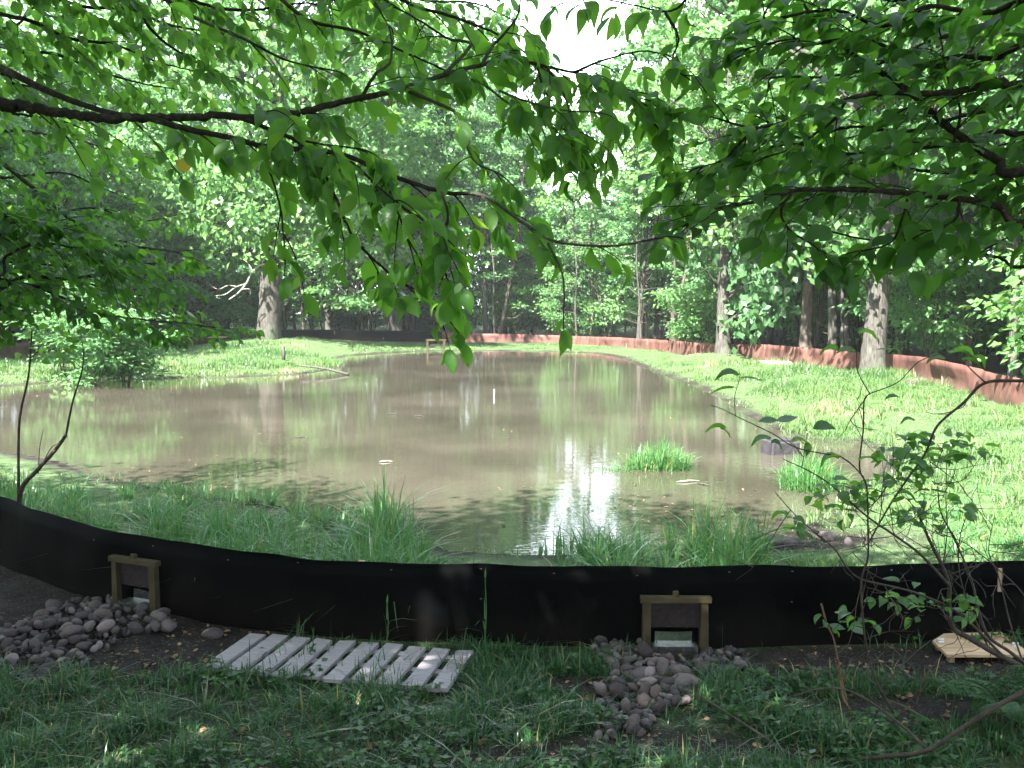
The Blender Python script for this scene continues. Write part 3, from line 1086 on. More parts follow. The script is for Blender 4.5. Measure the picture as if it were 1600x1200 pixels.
def crown_data(rs, axis, hgts, R_, n_clump, n_leaf, leaf, cl=(.9, .38), prof=(.55, 1.0, .85, .35), drop=.25, simple=True, up=(.85, .55)):
    """foliage clumps carried by limbs; axis(z) gives the trunk's place; returns leaves and limb tubes"""
    zb, zt = hgts
    limbs = []
    P = []; D = []; N = []; S = []
    for c in range(n_clump):
        tt = rs.rand()
        z = zb + (zt - zb) * tt
        rmax = R_ * np.interp(tt, np.linspace(0, 1, len(prof)), prof)
        a = rs.rand() * 2 * PI
        rr = rmax * (rs.rand() ** .55)
        base = axis(max(zb * .7, z - rr * (.45 + .5 * rs.rand()) - .2))
        cc = axis(z) + np.array([math.cos(a) * rr, math.sin(a) * rr, 0])
        if rr > R_ * .25 or rs.rand() < .4:
            mid = (base + cc) / 2 + np.array([0, 0, .12 * rr]) + rs.randn(3) * .08 * rr
            limbs.append(([base, mid, cc], [.012 + .022 * rr, .012 + .010 * rr, .008]))
        nl = int(n_leaf * (.5 + rs.rand()))
        rad_ = cl[0] * (.6 + .8 * rs.rand())
        q = rs.randn(nl, 3)
        q /= np.linalg.norm(q, axis=1)[:, None]
        q = q * (rs.rand(nl) ** .45)[:, None]
        q *= np.array([rad_, rad_, rad_ * cl[1] / cl[0]])
        q[:, 2] -= drop * (np.hypot(q[:, 0], q[:, 1]) / rad_) ** 2 * rad_ * .6
        P.append(cc + q)
        outd = q + np.array([math.cos(a), math.sin(a), 0]) * rad_ * .3
        d = outd / (np.linalg.norm(outd, axis=1)[:, None] + 1e-6) * .7 + rs.randn(nl, 3) * .6
        d[:, 2] = d[:, 2] * .5 - .35
        D.append(d)
        nn = rs.randn(nl, 3) * up[0] + np.array([0, 0, up[1]])
        N.append(nn)
        S.append(leaf * (.7 + .6 * rs.rand(nl)))
    P = np.vstack(P); D = np.vstack(D); N = np.vstack(N); S = np.concatenate(S)
    V, Fa, at = leaves(P, D, N, S, rs, 1.0, simple)
    return V, Fa, at, limbs


def tree_proto(seed, H, r0, crown0, R_, n_clump, n_leaf, leaf, lean=.0, sides=10, prof=(.6, 1.0, .85, .35), cl=(.85, .26), limb_stub=6, wig=.25):
    rs = np.random.RandomState(seed)
    pts = [np.array([0, 0, -.15])]
    x = y = 0
    for k in range(1, 6):
        x += rs.randn() * wig * .5 + lean * H / 6; y += rs.randn() * wig * .5
        pts.append(np.array([x, y, H * k / 5.0 * .95]))
    parts, Q, rr = trunk_parts(pts, [r0, r0 * .82, r0 * .66, r0 * .45, r0 * .2], sides, seed)
    zz = Q[:, 2]
    axis = lambda z: np.array([np.interp(z, zz, Q[:, 0]), np.interp(z, zz, Q[:, 1]), z])
    V, Fa, at, limbs = crown_data(rs, axis, (crown0, H), R_, n_clump, n_leaf, leaf, cl, prof)
    for P_, rd in limbs:
        addtube(parts, catmull(P_, 4), [min(rd[0], r0 * .55), rd[1], rd[2]], 5, 0, 0)
    for k in range(limb_stub):     # bare lower twigs of a wood's trunk
        z = .8 + rs.rand() * crown0 * .9
        b = axis(z); a = rs.rand() * 6.28; L = .5 + rs.rand() * 1.2
        e = b + np.array([math.cos(a) * L, math.sin(a) * L, (rs.rand() - .3) * L * .7])
        addtube(parts, catmull([b, (b + e) / 2 + rs.randn(3) * .08, e], 3), [.02, .014, .006], 5)
    tm = mesh('tree_trunk', parts)
    cm = mesh('tree_crown', [(V, Fa)], at)
    return tm, cm


PROTO = []
for k in range(9):
    H = [17, 15, 18, 14, 16, 12, 10, 17, 13][k]
    PROTO.append(tree_proto(100 + k, H, [.17, .13, .22, .12, .16, .09, .075, .19, .11][k], [4.8, 4.0, 6.0, 3.4, 5.0, 2.8, 2.4, 4.2, 2.6][k],
                            [3.4, 2.9, 3.8, 2.6, 3.3, 2.3, 2.0, 3.6, 2.6][k], [56, 46, 62, 42, 52, 38, 34, 62, 42][k], 95, .27, [0, .03, -.02, .05, 0, -.06, .07, 0, .02][k]))


def tree(proto, x, y, label, group, rz, s=1.0, bark='bark_grey', tilt=(0, 0), cat='tree', name='tree', z=None):
    tm, cm = proto
    r = bpy.data.objects.new(name, None); COL.objects.link(r)
    r.empty_display_size = .1
    r.location = (x, y, zat(x, y) if z is None else z)
    r.rotation_euler = (tilt[0], tilt[1], rz)
    r.scale = (s, s, s)
    tag(r, label, cat, group)
    o1 = obj('trunk', tm, M[bark], r)
    o2 = obj('crown', cm, M['leaf_far'], r)
    return r


POLE = [tree_proto(140 + k, [9, 11, 10, 12][k], [.055, .07, .05, .08][k], [6.0, 7.0, 5.0, 7.5][k], [1.5, 1.8, 1.3, 1.8][k], 16, 60, .22, [.06, -.05, .1, .02][k], 7, limb_stub=9) for k in range(4)]
EDGE = [tree_proto(150 + k, [7.5, 9, 6.5][k], [.07, .09, .06][k], [1.6, 2.2, 1.2][k], [2.3, 2.6, 2.0][k], 48, 80, .22, [.03, -.04, .05][k], 8, prof=(.8, 1.0, .75, .3), cl=(.85, .26)) for k in range(3)]
FARLINE = np.array(sorted([(p[0], p[1]) for p in FAR_C + FAR_R[:1]], key=lambda a: a[0]))
rs = np.random.RandomState(11)
# the gap in the canopy where the sky shows: pixel column and the height it leaves
def sky_gap(px):
    return math.exp(-((px - 945) / 135.0) ** 4)


cnt = 0
for row, (Y, dx) in enumerate([(49.5, 2.9), (53, 3.3), (57.5, 3.7), (63, 4.0)]):
    x = -26 + row * .7
    while x < 17:
        xx = x + rs.randn() * .8; yy = Y + rs.randn() * .9
        px = 800 + F * xx / yy
        k = rs.randint(9)
        s_ = (.55, .68, .85, 1.05)[row] + rs.rand() * .3
        g = sky_gap(px)
        H = [17, 15, 18, 14, 16, 12, 10, 17, 13][k] * s_
        lim = 19.5 + (yy - 50) * .30 - 9.0 * g
        g2 = math.exp(-((px - 905) / 125.0) ** 4)
        lim = lim * (1 - g2) + (1.95 + 150 / F * yy) * g2
        if max(g, g2) > .12 and H > lim: s_ *= lim / H
        tree(PROTO[k], xx, yy, 'slender leafy tree in the sunlit wood beyond the far end of the pond', 'trees of the wood beyond the far fence', rs.rand() * 6.28, s_,
             'bark_grey' if rs.rand() < .7 else 'bark_dark', (rs.randn() * .03, rs.randn() * .03))
        cnt += 1
        x += dx
# the wood right of the rusty fence
FR = np.array([(p[0], p[1]) for p in FAR_R])
def right_of_fence(x, y):
    i = np.argsort(FR[:, 1])
    return x - np.interp(y, FR[i, 1], FR[i, 0])
n = 0; spots = []
for _ in range(4000):
    yy = 15 + rs.rand() * 34; off = 1.2 + (rs.rand() ** .8) * 15
    xx = off + np.interp(yy, *[a[np.argsort(FR[:, 1])] for a in (FR[:, 1], FR[:, 0])])
    if 800 + F * xx / yy > 1850: continue
    if any(math.hypot(xx - a, yy - b) < 1.9 for a, b in spots): continue
    spots.append((xx, yy)); n += 1
    k = rs.randint(9)
    tree(PROTO[k], xx, yy, 'slender leafy tree in the wood behind the rusty red fence', 'trees of the wood behind the rusty fence', rs.rand() * 6.28, min(1.05, .5 + off * .045 + rs.rand() * .25),
         'bark_grey' if rs.rand() < .6 else 'bark_dark', (rs.randn() * .05, rs.randn() * .05))
    if n >= 46: break
# the wood behind the brown fence on the left
n = 0; spots2 = []
for _ in range(4000):
    yy = 24 + rs.rand() * 25; xx = -14.2 - (rs.rand() ** .9) * 16
    if xx > -13.2 - max(0, (yy - 40)) * .0 - max(0, 30 - yy) * .35: continue
    if 800 + F * xx / yy < -350: continue
    if any(math.hypot(xx - a, yy - b) < 2.3 for a, b in spots2): continue
    spots2.append((xx, yy)); n += 1
    k = rs.randint(9)
    tree(PROTO[k], xx, yy, 'leafy tree in the shady wood behind the brown fence', 'trees of the wood behind the left bank', rs.rand() * 6.28, min(1.0, .5 + (-13.8 - xx) * .035 + rs.rand() * .25),
         'bark_grey' if rs.rand() < .5 else 'bark_dark', (rs.randn() * .03, rs.randn() * .03))
    if n >= 34: break

# bare slender poles between them, and young leafy trees along the wood's edge
idx = np.argsort(FR[:, 1])
for i in range(60):
    yy = 16 + rs.rand() * 32; off = .8 + rs.rand() * 11
    xx = off + np.interp(yy, FR[idx, 1], FR[idx, 0])
    tree(POLE[rs.randint(4)], xx, yy, 'thin bare-stemmed pole tree in the wood behind the rusty red fence', 'thin pole trees behind the rusty fence', rs.rand() * 6.28, .8 + rs.rand() * .4,
         'bark_grey' if rs.rand() < .6 else 'bark_dark', (rs.randn() * .07, rs.randn() * .07))
for i in range(34):
    xx = -13 + i * .72 + rs.randn() * .4; yy = 48.3 + rs.rand() * 5
    if abs(800 + F * xx / yy - 905) < 105: continue
    tree(POLE[rs.randint(4)], xx, yy, 'thin bare-stemmed pole tree beyond the far end of the pond', 'thin pole trees beyond the far fence', rs.rand() * 6.28, .8 + rs.rand() * .4,
         'bark_grey' if rs.rand() < .6 else 'bark_dark', (rs.randn() * .07, rs.randn() * .07))
for i in range(12):
    xx = -13.5 + i * 1.95 + rs.randn() * .5; yy = 48.8 + rs.rand() * 2.2
    near_gap = abs(800 + F * xx / yy - 905) < 130
    tree(EDGE[rs.randint(3)], xx, yy, 'young tree leafy almost to the ground just beyond the far end of the pond', 'young leafy trees at the edge of the far wood', rs.rand() * 6.28, (.85 + rs.rand() * .3) * (.72 if near_gap else 1))
for i in range(6):
    yy = 19 + i * 4.4 + rs.randn(); xx = 4.5 + rs.rand() * 4 + np.interp(yy, FR[idx, 1], FR[idx, 0])
    tree(EDGE[rs.randint(3)], xx, yy, 'young tree leafy almost to the ground among the trunks behind the rusty fence', 'young leafy trees behind the rusty fence', rs.rand() * 6.28, .85 + rs.rand() * .3)

for i in range(9):
    yy = 31 + i * 1.75 + rs.rand(); xx = float(np.interp(yy, [p[1] for p in FAR_L], [p[0] for p in FAR_L])) - 1.0 - rs.rand() * 1.5
    tree(EDGE[rs.randint(3)], xx, yy, 'young tree leafy almost to the ground close behind the brown fence', 'young leafy trees behind the brown fence', rs.rand() * 6.28, .75 + rs.rand() * .3)

# ---- the far side of the wood, one mass of foliage
rs = np.random.RandomState(31)
P = []; nfar = 90000
ang = (rs.rand(nfar) - .5) * R(130)
rr = 74 + rs.rand(nfar) * 14
px = 800 + F * np.tan(ang)
gap = np.exp(-((px - 945) / 130.0) ** 4)
hmax = 21 + 5 * vnoise(ang * 30, ang * 0, 3) - 9 * gap
g2 = np.exp(-((px - 905) / 75.0) ** 4)
hmax = hmax * (1 - g2) + (1.2 + 145 / F * rr) * g2
P = np.stack([np.sin(ang) * rr, np.cos(ang) * rr, .3 + rs.rand(nfar) ** .9 * hmax], 1)
keep = fbm(P[:, 0] * .35, P[:, 2] * .5 + P[:, 1] * .2, 17) > .40
P = P[keep]
V, Fa, at = leaves(P, rs.randn(len(P), 3), rs.randn(len(P), 3) * .6 + np.array([0, -.3, 1]), .55 * (.6 + rs.rand(len(P))), rs, 1.1, True)
tag(obj('distant_wood', mesh('distant_wood', [(V, Fa)], at), M['leaf_far']), kind='stuff')

# ---- single trees one can point at
def big_tree(px, py, Y, rpx, H, label, seed, crown0, R_, nc, nl, leaf, bark='bark_grey', lean=(0, 0), prof=(.5, 1, .9, .4), flare=1.45, sides=20):
    p = PY(px, py, Y)
    z = zat(p[0], p[1])
    rs = np.random.RandomState(seed)
    root = thing('tree', label, 'tree', (p[0], p[1], z))
    r0 = rpx / F * Y
    pts = [np.array([0, 0, -.2])] + [np.array([lean[0] * q + rs.randn() * .06, lean[1] * q, H * q]) for q in (.12, .3, .5, .75, .97)]
    parts, Q, rr = trunk_parts(pts, [r0, r0 * .92, r0 * .8, r0 * .6, r0 * .25], sides, seed, flare)
    zz = Q[:, 2]
    axis = lambda q: np.array([np.interp(q, zz, Q[:, 0]), np.interp(q, zz, Q[:, 1]), q])
    V, Fa, at, limbs = crown_data(rs, axis, (crown0, H), R_, nc, nl, leaf, (1.0, .42), prof)
    for P_, rd in limbs:
        addtube(parts, catmull(P_, 4), [min(rd[0], r0 * .5), rd[1], rd[2]], 6)
    obj('trunk', mesh('trunk', parts), M[bark], root)
    obj('crown', mesh('crown', [(V, Fa)], at), M['leaf_far'], root)
    return root, axis


T1, ax1 = big_tree(420, 531, 38, 17.5, 19, 'tall tree with a thick pale grey trunk on the left bank', 201, 4.6, 5.2, 110, 110, .26, lean=(.8, 0), flare=1.15)
T2, ax2 = big_tree(1362, 581, 22, 17.5, 13, 'stout tree with a leaning grey trunk in front of the rusty fence', 202, 4.6, 4.2, 110, 110, .19, lean=(1.3, .3), flare=1.3)
T3, ax3 = big_tree(1130, 553, 31, 10.5, 13, 'slim tree half pale half dark standing before the rusty fence', 203, 3.6, 3.2, 75, 110, .21, lean=(.1, 0))
T4, ax4 = big_tree(1258, 545, 29.5, 9.5, 14, 'dark straight trunk just behind the rusty fence', 204, 3.4, 3.3, 80, 100, .21, 'bark_dark', lean=(.5, .2))
T5, ax5 = big_tree(1302, 548, 28, 7, 12, 'thin sunlit trunk next to the dark straight one behind the rusty fence', 205, 3.6, 2.8, 60, 100, .2, lean=(-.3, .5))
T6, ax6 = big_tree(1583, 585, 19.5, 7.5, 12, 'slim grey trunk behind the rusty fence at the right edge', 206, 3.9, 3.0, 70, 100, .18, lean=(.25, .3))
T7, ax7 = big_tree(622, 518, 48.5, 9, 17, 'thickest grey trunk just beyond the black far fence', 207, 3.2, 3.6, 90, 100, .24, lean=(-.5, 0))
T8, ax8 = big_tree(640, 518, 49.5, 5.5, 15, 'thin leaning trunk close beside the thick one at the pond head', 208, 3.4, 3.0, 70, 100, .24, lean=(2.2, 0))
# leafy low bough of the slim tree: big bright leaves over the bank
rs = np.random.RandomState(61)
P = []; parts = []
for (px, py, Y) in [(1172, 468, 30.2), (1192, 440, 29.6), (1166, 500, 30), (1208, 475, 29.8), (1165, 415, 30), (1185, 395, 30.5), (1232, 430, 30), (1090, 400, 31.5), (1215, 400, 30)]:
    c = PY(px, py, Y) - np.array(T3.location)
    b = ax3(max(.9, c[2] - .6))
    addtube(parts, catmull([b, (b + c) / 2 + [0, 0, .15], c], 4), [.03, .02, .008], 5)
    q = rs.randn(90, 3) * np.array([.30, .36, .24]); P.append(c + q)
P = np.vstack(P)
dd = rs.randn(len(P), 3) * .5; dd[:, 2] -= .7
V, Fa, at = leaves(P, dd, rs.randn(len(P), 3) * .5 + np.array([-.2, -.5, .8]), .27 * (.7 + .6 * rs.rand(len(P))), rs, .95, True)
def boughs(T, ax, spots, n, sp, size, seed):
    rs = np.random.RandomState(seed); P = []; parts = []
    for (px, py, Y) in spots:
        c = PY(px, py, Y) - np.array(T.location)
        b = ax(max(.9, c[2] - .8))
        addtube(parts, catmull([b, (b + c) / 2 + [0, 0, .2], c], 4), [.04, .025, .008], 5)
        P.append(c + rs.randn(n, 3) * np.array(sp))
    P = np.vstack(P); dd = rs.randn(len(P), 3) * .5; dd[:, 2] -= .6
    V, Fa, at = leaves(P, dd, rs.randn(len(P), 3) * .6 + np.array([-.2, -.4, .8]), size * (.7 + .6 * rs.rand(len(P))), rs, .95, True)
    obj('bough', mesh('bough', parts), M['bark_grey'], T)
    obj('bough_leaves', mesh('bough_leaves', [(V, Fa)], at), M['leaf_far'], T)


boughs(T1, ax1, [(455, 395, 37), (430, 350, 36.5), (400, 330, 36.8), (455, 320, 37), (425, 290, 36.5), (470, 280, 37.5), (390, 270, 37), (440, 240, 36.6), (330, 300, 37), (300, 340, 37), (350, 260, 36.5),
                 (500, 350, 38), (520, 300, 38), (290, 285, 37), (480, 225, 37), (350, 370, 37.5), (540, 390, 39), (560, 340, 39), (430, 195, 36.5), (405, 150, 36.5), (455, 120, 36.6), (400, 95, 36.6), (470, 160, 36.8), (440, 60, 36.6), (425, 370, 36.4)], 120, (.75, .75, .38), .27, 62)
boughs(T2, ax2, [(1330, 400, 21.5), (1390, 380, 21.5), (1350, 360, 21.3), (1300, 380, 21.8), (1420, 400, 21.6), (1265, 405, 22)], 60, (.42, .42, .22), .19, 63)
obj('bough', mesh('bough', parts), M['bark_grey'], T3)
obj('bough_leaves', mesh('bough_leaves', [(V, Fa)], at), M['leaf_far'], T3)
# the bare bleached branch beside the thick trunk
parts = []
for pl, rd in [([(432, 421), (412, 413), (395, 424), (385, 443), (372, 458), (358, 468)], [.05, .05, .045, .05, .04, .03]), ([(385, 443), (368, 449), (352, 460), (336, 462)], [.03, .03, .025, .012]),
               ([(372, 448), (356, 446), (340, 452), (322, 440)], [.02, .02, .015, .008]), ([(395, 424), (388, 412), (380, 405)], [.025, .02, .01]), ([(376, 452), (390, 452), (391, 462)], [.025, .02, .01])]:
    addtube(parts, catmull([PY(a, b, 36.8 + .1 * i) - np.array(T1.location) for i, (a, b) in enumerate(pl)], 4), [r_ * .72 for r_ in rd], 6, .1)
obj('dead_branch', mesh('dead_branch', parts), M['dead_wood'], T1)

# ---- undergrowth: shrubs and saplings in front of and among the trunks
SHRUB = []
for k in range(5):
    H = [2.2, 3.2, 4.2, 1.5, 2.8][k]
    rs_ = np.random.RandomState(300 + k)
    parts = []; P = []; D = []; N = []; S = []
    for st_ in range([6, 4, 3, 7, 5][k]):
        a = rs_.rand() * 6.28; sp = (.25 + rs_.rand() * .4) * H * .5
        tip = np.array([math.cos(a) * sp, math.sin(a) * sp, H * (.7 + .3 * rs_.rand())])
        Q = catmull([np.array([0, 0, -.08]), tip * np.array([.35, .35, .5]) + rs_.randn(3) * .06, tip], 6)
        addtube(parts, Q, [.022, .014, .005], 5)
        for c in range(9):
            f = .25 + .75 * rs_.rand()
            b = Q[min(len(Q) - 1, int(f * len(Q)))]
            a2 = rs_.rand() * 6.28; L = .25 + rs_.rand() * .55
            e = b + np.array([math.cos(a2) * L, math.sin(a2) * L, .1])
            addtube(parts, [b, (b + e) / 2 + [0, 0, .04], e], [.007, .005, .003], 4)
            nl = 60
            q = rs_.randn(nl, 3) * np.array([.26, .26, .09])
            P.append(e + q); d = q + rs_.randn(nl, 3) * .15; d[:, 2] -= .12; D.append(d)
            N.append(rs_.randn(nl, 3) * .45 + np.array([0, 0, 1.])); S.append(.14 * (.7 + .6 * rs_.rand(nl)))
    V, Fa, at = leaves(np.vstack(P), np.vstack(D), np.vstack(N), np.concatenate(S), rs_, 1.0, True)
    SHRUB.append((mesh('shrub_stem', parts), mesh('shrub_foliage', [(V, Fa)], at)))


def shrub(k, x, y, s, label, group, rz, mat='leaf_far'):
    r = bpy.data.objects.new('shrub', None); COL.objects.link(r); r.empty_display_size = .1
    r.location = (x, y, zat(x, y)); r.scale = (s, s, s) if group else (s * 1.5, s * 1.2, s * .95); r.rotation_euler = (0, 0, rz)
    tag(r, label, 'shrub', group)
    obj('stem', SHRUB[k][0], M['bark_dark'], r); obj('foliage', SHRUB[k][1], M[mat], r)
    return r


rs = np.random.RandomState(71)
for i in range(46):
    x = -24 + i * .92 + rs.randn() * .7; y = 50 + rs.rand() * 9
    shrub(rs.randint(5), x, y, .9 + rs.rand() * .5, 'bushy undergrowth shrub among the trunks beyond the far end of the pond', 'undergrowth beyond the far fence', rs.rand() * 6.28)
for i in range(44):
    yy = 16 + rs.rand() * 31; off = .9 + rs.rand() ** 1.2 * 13
    idx = np.argsort(FR[:, 1]); xx = off + np.interp(yy, FR[idx, 1], FR[idx, 0])
    shrub(rs.randint(5), xx, yy, .7 + rs.rand() * .5, 'bushy undergrowth shrub among the trunks behind the rusty red fence', 'undergrowth behind the rusty fence', rs.rand() * 6.28)
for i in range(26):
    yy = 27 + rs.rand() * 18; xx = -14 - rs.rand() * 12 - max(0, 32 - yy) * .3
    shrub(rs.randint(5), xx, yy, .9 + rs.rand() * .5, 'shady undergrowth shrub among the trunks behind the brown fence', 'undergrowth behind the left bank', rs.rand() * 6.28)
for (px, Y, k, s_, lb) in [(40, 19.8, 1, .60, 'dark leafy shrub at the left edge overhanging the brown fence'), (100, 20.5, 4, .62, 'rounded leafy shrub on the left bank by the water'),
                           (-5, 21.5, 2, .6, 'tallest leafy shrub at the left edge of the left bank')]:
    x = (px - 800) / F * Y
    shrub(k, x, Y + 3.2, s_ * 1.15, lb, None, px, 'leaf_far')

# ================================================================== NEAR TREES: limbs reaching into the picture
def bp(pl, Y0, Y1=None):
    """a branch through photo pixels, running from depth Y0 to Y1"""
    Y1 = Y0 if Y1 is None else Y1
    n = len(pl)
    return np.array([PY(a, b, Y0 + (Y1 - Y0) * i / max(1, n - 1)) for i, (a, b) in enumerate(pl)])


class Spray:
    def __init__(s, seed, flat=0.0):
        s.flat = flat
        s.rs = np.random.RandomState(seed); s.parts = []; s.P = []; s.D = []; s.N = []; s.S = []

    def leaf(s, p, d, size, face=.5):
        n = s.rs.randn(3) * (.5 - .25 * s.flat) + np.array([0, -face * (1 - s.flat), 1 - face * .4])
        d = np.array(d, float); d[2] *= 1 - .65 * s.flat
        s.P.append(p); s.D.append(d); s.N.append(n); s.S.append(size)

    def twig(s, p, d, L, size, nodes, droop=.35, r=.0028, sub=0.0):
        rs = s.rs
        d = d / np.linalg.norm(d)
        pts = [p]; q = p.copy(); dd = d.copy()
        for k in range(5):
            dd = dd + np.array([0, 0, -droop * .22]) + rs.randn(3) * .07
            dd /= np.linalg.norm(dd)
            q = q + dd * L / 5; pts.append(q.copy())
        Q = catmull(pts, 3)
        addtube(s.parts, Q, [r, r * .75, r * .4], 5)
        for k in range(nodes):
            f = (k + .6 + rs.rand() * .3) / nodes
            i = min(len(Q) - 2, int(f * (len(Q) - 1)))
            t_ = Q[i + 1] - Q[i]; t_ /= np.linalg.norm(t_) + 1e-9
            sd = np.cross(t_, [0, 0, 1.0]); sd /= np.linalg.norm(sd) + 1e-9
            sg = 1 if k % 2 else -1
            ld = t_ * (.55 + rs.rand() * .4) + sd * sg * (.5 + rs.rand() * .5) + np.array([0, 0, -.25 - rs.rand() * .55]) + rs.randn(3) * .18
            b = Q[i] + ld / np.linalg.norm(ld) * size * .12
            s.leaf(b, ld, size * (.55 + .75 * rs.rand()) * (1 - .2 * f))
            if sub and rs.rand() < sub:
                s.twig(Q[i], t_ * .7 - sd * sg * .8 + rs.randn(3) * .1, L * .45, size * .9, max(3, nodes // 2), droop, r * .7)
        s.leaf(Q[-1], Q[-1] - Q[-2] + np.array([0, 0, -.01]), size * .85)

    def branch(s, pts, rad, size=.1, step=.05, L=(.14, .34), f0=.05, nodes=(4, 8), droop=.5, sub=.12, spread=1.0, skip=0.0, sides=8, rough=.08):
        rs = s.rs
        Q = catmull(pts, 8)
        Q = Q + rs.randn(*Q.shape) * rad[-1] * .25
        addtube(s.parts, Q, rad, sides, rough, rs.randint(999))
        seg = np.concatenate([[0], np.cumsum(np.linalg.norm(np.diff(Q, axis=0), axis=1))])
        u = seg[-1] * f0
        sg = 1
        while u < seg[-1]:
            if rs.rand() >= skip:
                p = np.array([np.interp(u, seg, Q[:, k]) for k in range(3)])
                i = min(len(Q) - 2, int(np.searchsorted(seg, u)))
                i = max(0, i - 1)
                t_ = Q[i + 1] - Q[i]; t_ /= np.linalg.norm(t_) + 1e-9
                sd = np.cross(t_, [0, 0, 1.0]); sd /= np.linalg.norm(sd) + 1e-9
                d = t_ * (.5 + .5 * rs.rand()) + sd * sg * (.4 + .7 * rs.rand()) * spread + np.array([0, 0, (rs.rand() - .62) * .9])
                s.twig(p, d, L[0] + (L[1] - L[0]) * rs.rand(), size, rs.randint(nodes[0], nodes[1] + 1), droop, .0026, sub)
                sg = -sg
            u += step * (.6 + .8 * rs.rand())
        s.twig(Q[-1], Q[-1] - Q[-3], L[0], size, nodes[0], droop)

    def bare(s, pts, rad, sides=6, rough=.08):
        addtube(s.parts, catmull(pts, 8), rad, sides, rough, s.rs.randint(999))

    def finish(s, root, mat, bark, width=1.0, nm=('limb', 'leaves')):
        off = np.array(root.location)
        pr = [((p[0] - off) if p[0] is not None else None,) + tuple(p[1:]) for p in s.parts]
        obj(nm[0], mesh(nm[0], pr), M[bark], root)
        if s.P:
            V, Fa, at = leaves(np.array(s.P) - off, np.array(s.D), np.array(s.N), np.array(s.S), s.rs, width)
            obj(nm[1], mesh(nm[1], [(V, Fa)], at), M[mat], root)
        print(root.name, len(s.P), 'leaves')


def near_trunk(root, pts, rad, seed, bark='bark_limb'):
    off = np.array(root.location)
    parts, Q, rr = trunk_parts([np.array(p) - off for p in pts], rad, 14, seed, 1.4)
    obj('trunk', mesh('trunk', parts), M[bark], root)


def upper_crown(root, cx, cy_, z0, z1, R_, nc, nl, seed, leaf=.13, cl=(.75, .3)):
    off = np.array(root.location)
    rs = np.random.RandomState(seed)
    axis = lambda z: np.array([cx, cy_, z])
    V, Fa, at, limbs = crown_data(rs, axis, (z0, z1), R_, nc, nl, leaf, cl, (.8, 1, .9, .5), up=(.5, 1.0))
    parts = []
    for P_, rd in limbs:
        addtube(parts, catmull(P_, 4) - off, [rd[0] * .8, rd[1] * .8, .006], 5)
    obj('upper_limbs', mesh('upper_limbs', parts), M['bark_limb'], root)
    obj('crown', mesh('crown', [(V - off, Fa)], at), M['leaf_near2'], root)


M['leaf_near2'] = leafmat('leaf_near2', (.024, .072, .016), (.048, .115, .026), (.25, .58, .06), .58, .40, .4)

# ---- tree whose long limb crosses the upper half of the picture
zA = zat(-3.5, 2.5)
TA = thing('tree', 'tree whose long mossy limb reaches in from the left across the top of the view', 'tree', (-3.5, 2.5, zA))
near_trunk(TA, [(-3.5, 2.5, zA - .1), (-3.45, 2.5, 1.5), (-3.35, 2.55, 3.5), (-3.3, 2.5, 6.0), (-3.3, 2.6, 9.0)], [.13, .115, .10, .07, .03], 401)
upper_crown(TA, -2.8, 2.2, 4.4, 8.0, 3.2, 84, 160, 402)
S = Spray(41)
main = [np.array([-3.40, 2.52, 2.9]), np.array([-2.4, 2.7, 2.72])] + list(bp([(-40, 152), (40, 166), (110, 178), (180, 185), (250, 184), (330, 182), (410, 182), (470, 176), (540, 158), (590, 148), (650, 132), (700, 115), (755, 101), (815, 97), (870, 108), (930, 122), (985, 150)], 2.9, 3.25))
lp = dict(size=.084, step=.085, L=(.10, .26), droop=.6)
S.branch(main[:10], [.030, .020, .0145, .0125, .011, .010], skip=.55, f0=.30, **lp)
S.branch(main[9:], [.010, .009, .007, .005, .003], f0=.02, **lp)
S.bare([np.array([-3.38, 2.52, 3.3]), np.array([-2.4, 2.9, 3.1])] + list(bp([(-40, 85), (20, 115), (70, 140), (125, 162), (180, 178), (240, 186)], 3.3, 2.95)), [.02, .013, .010, .008])
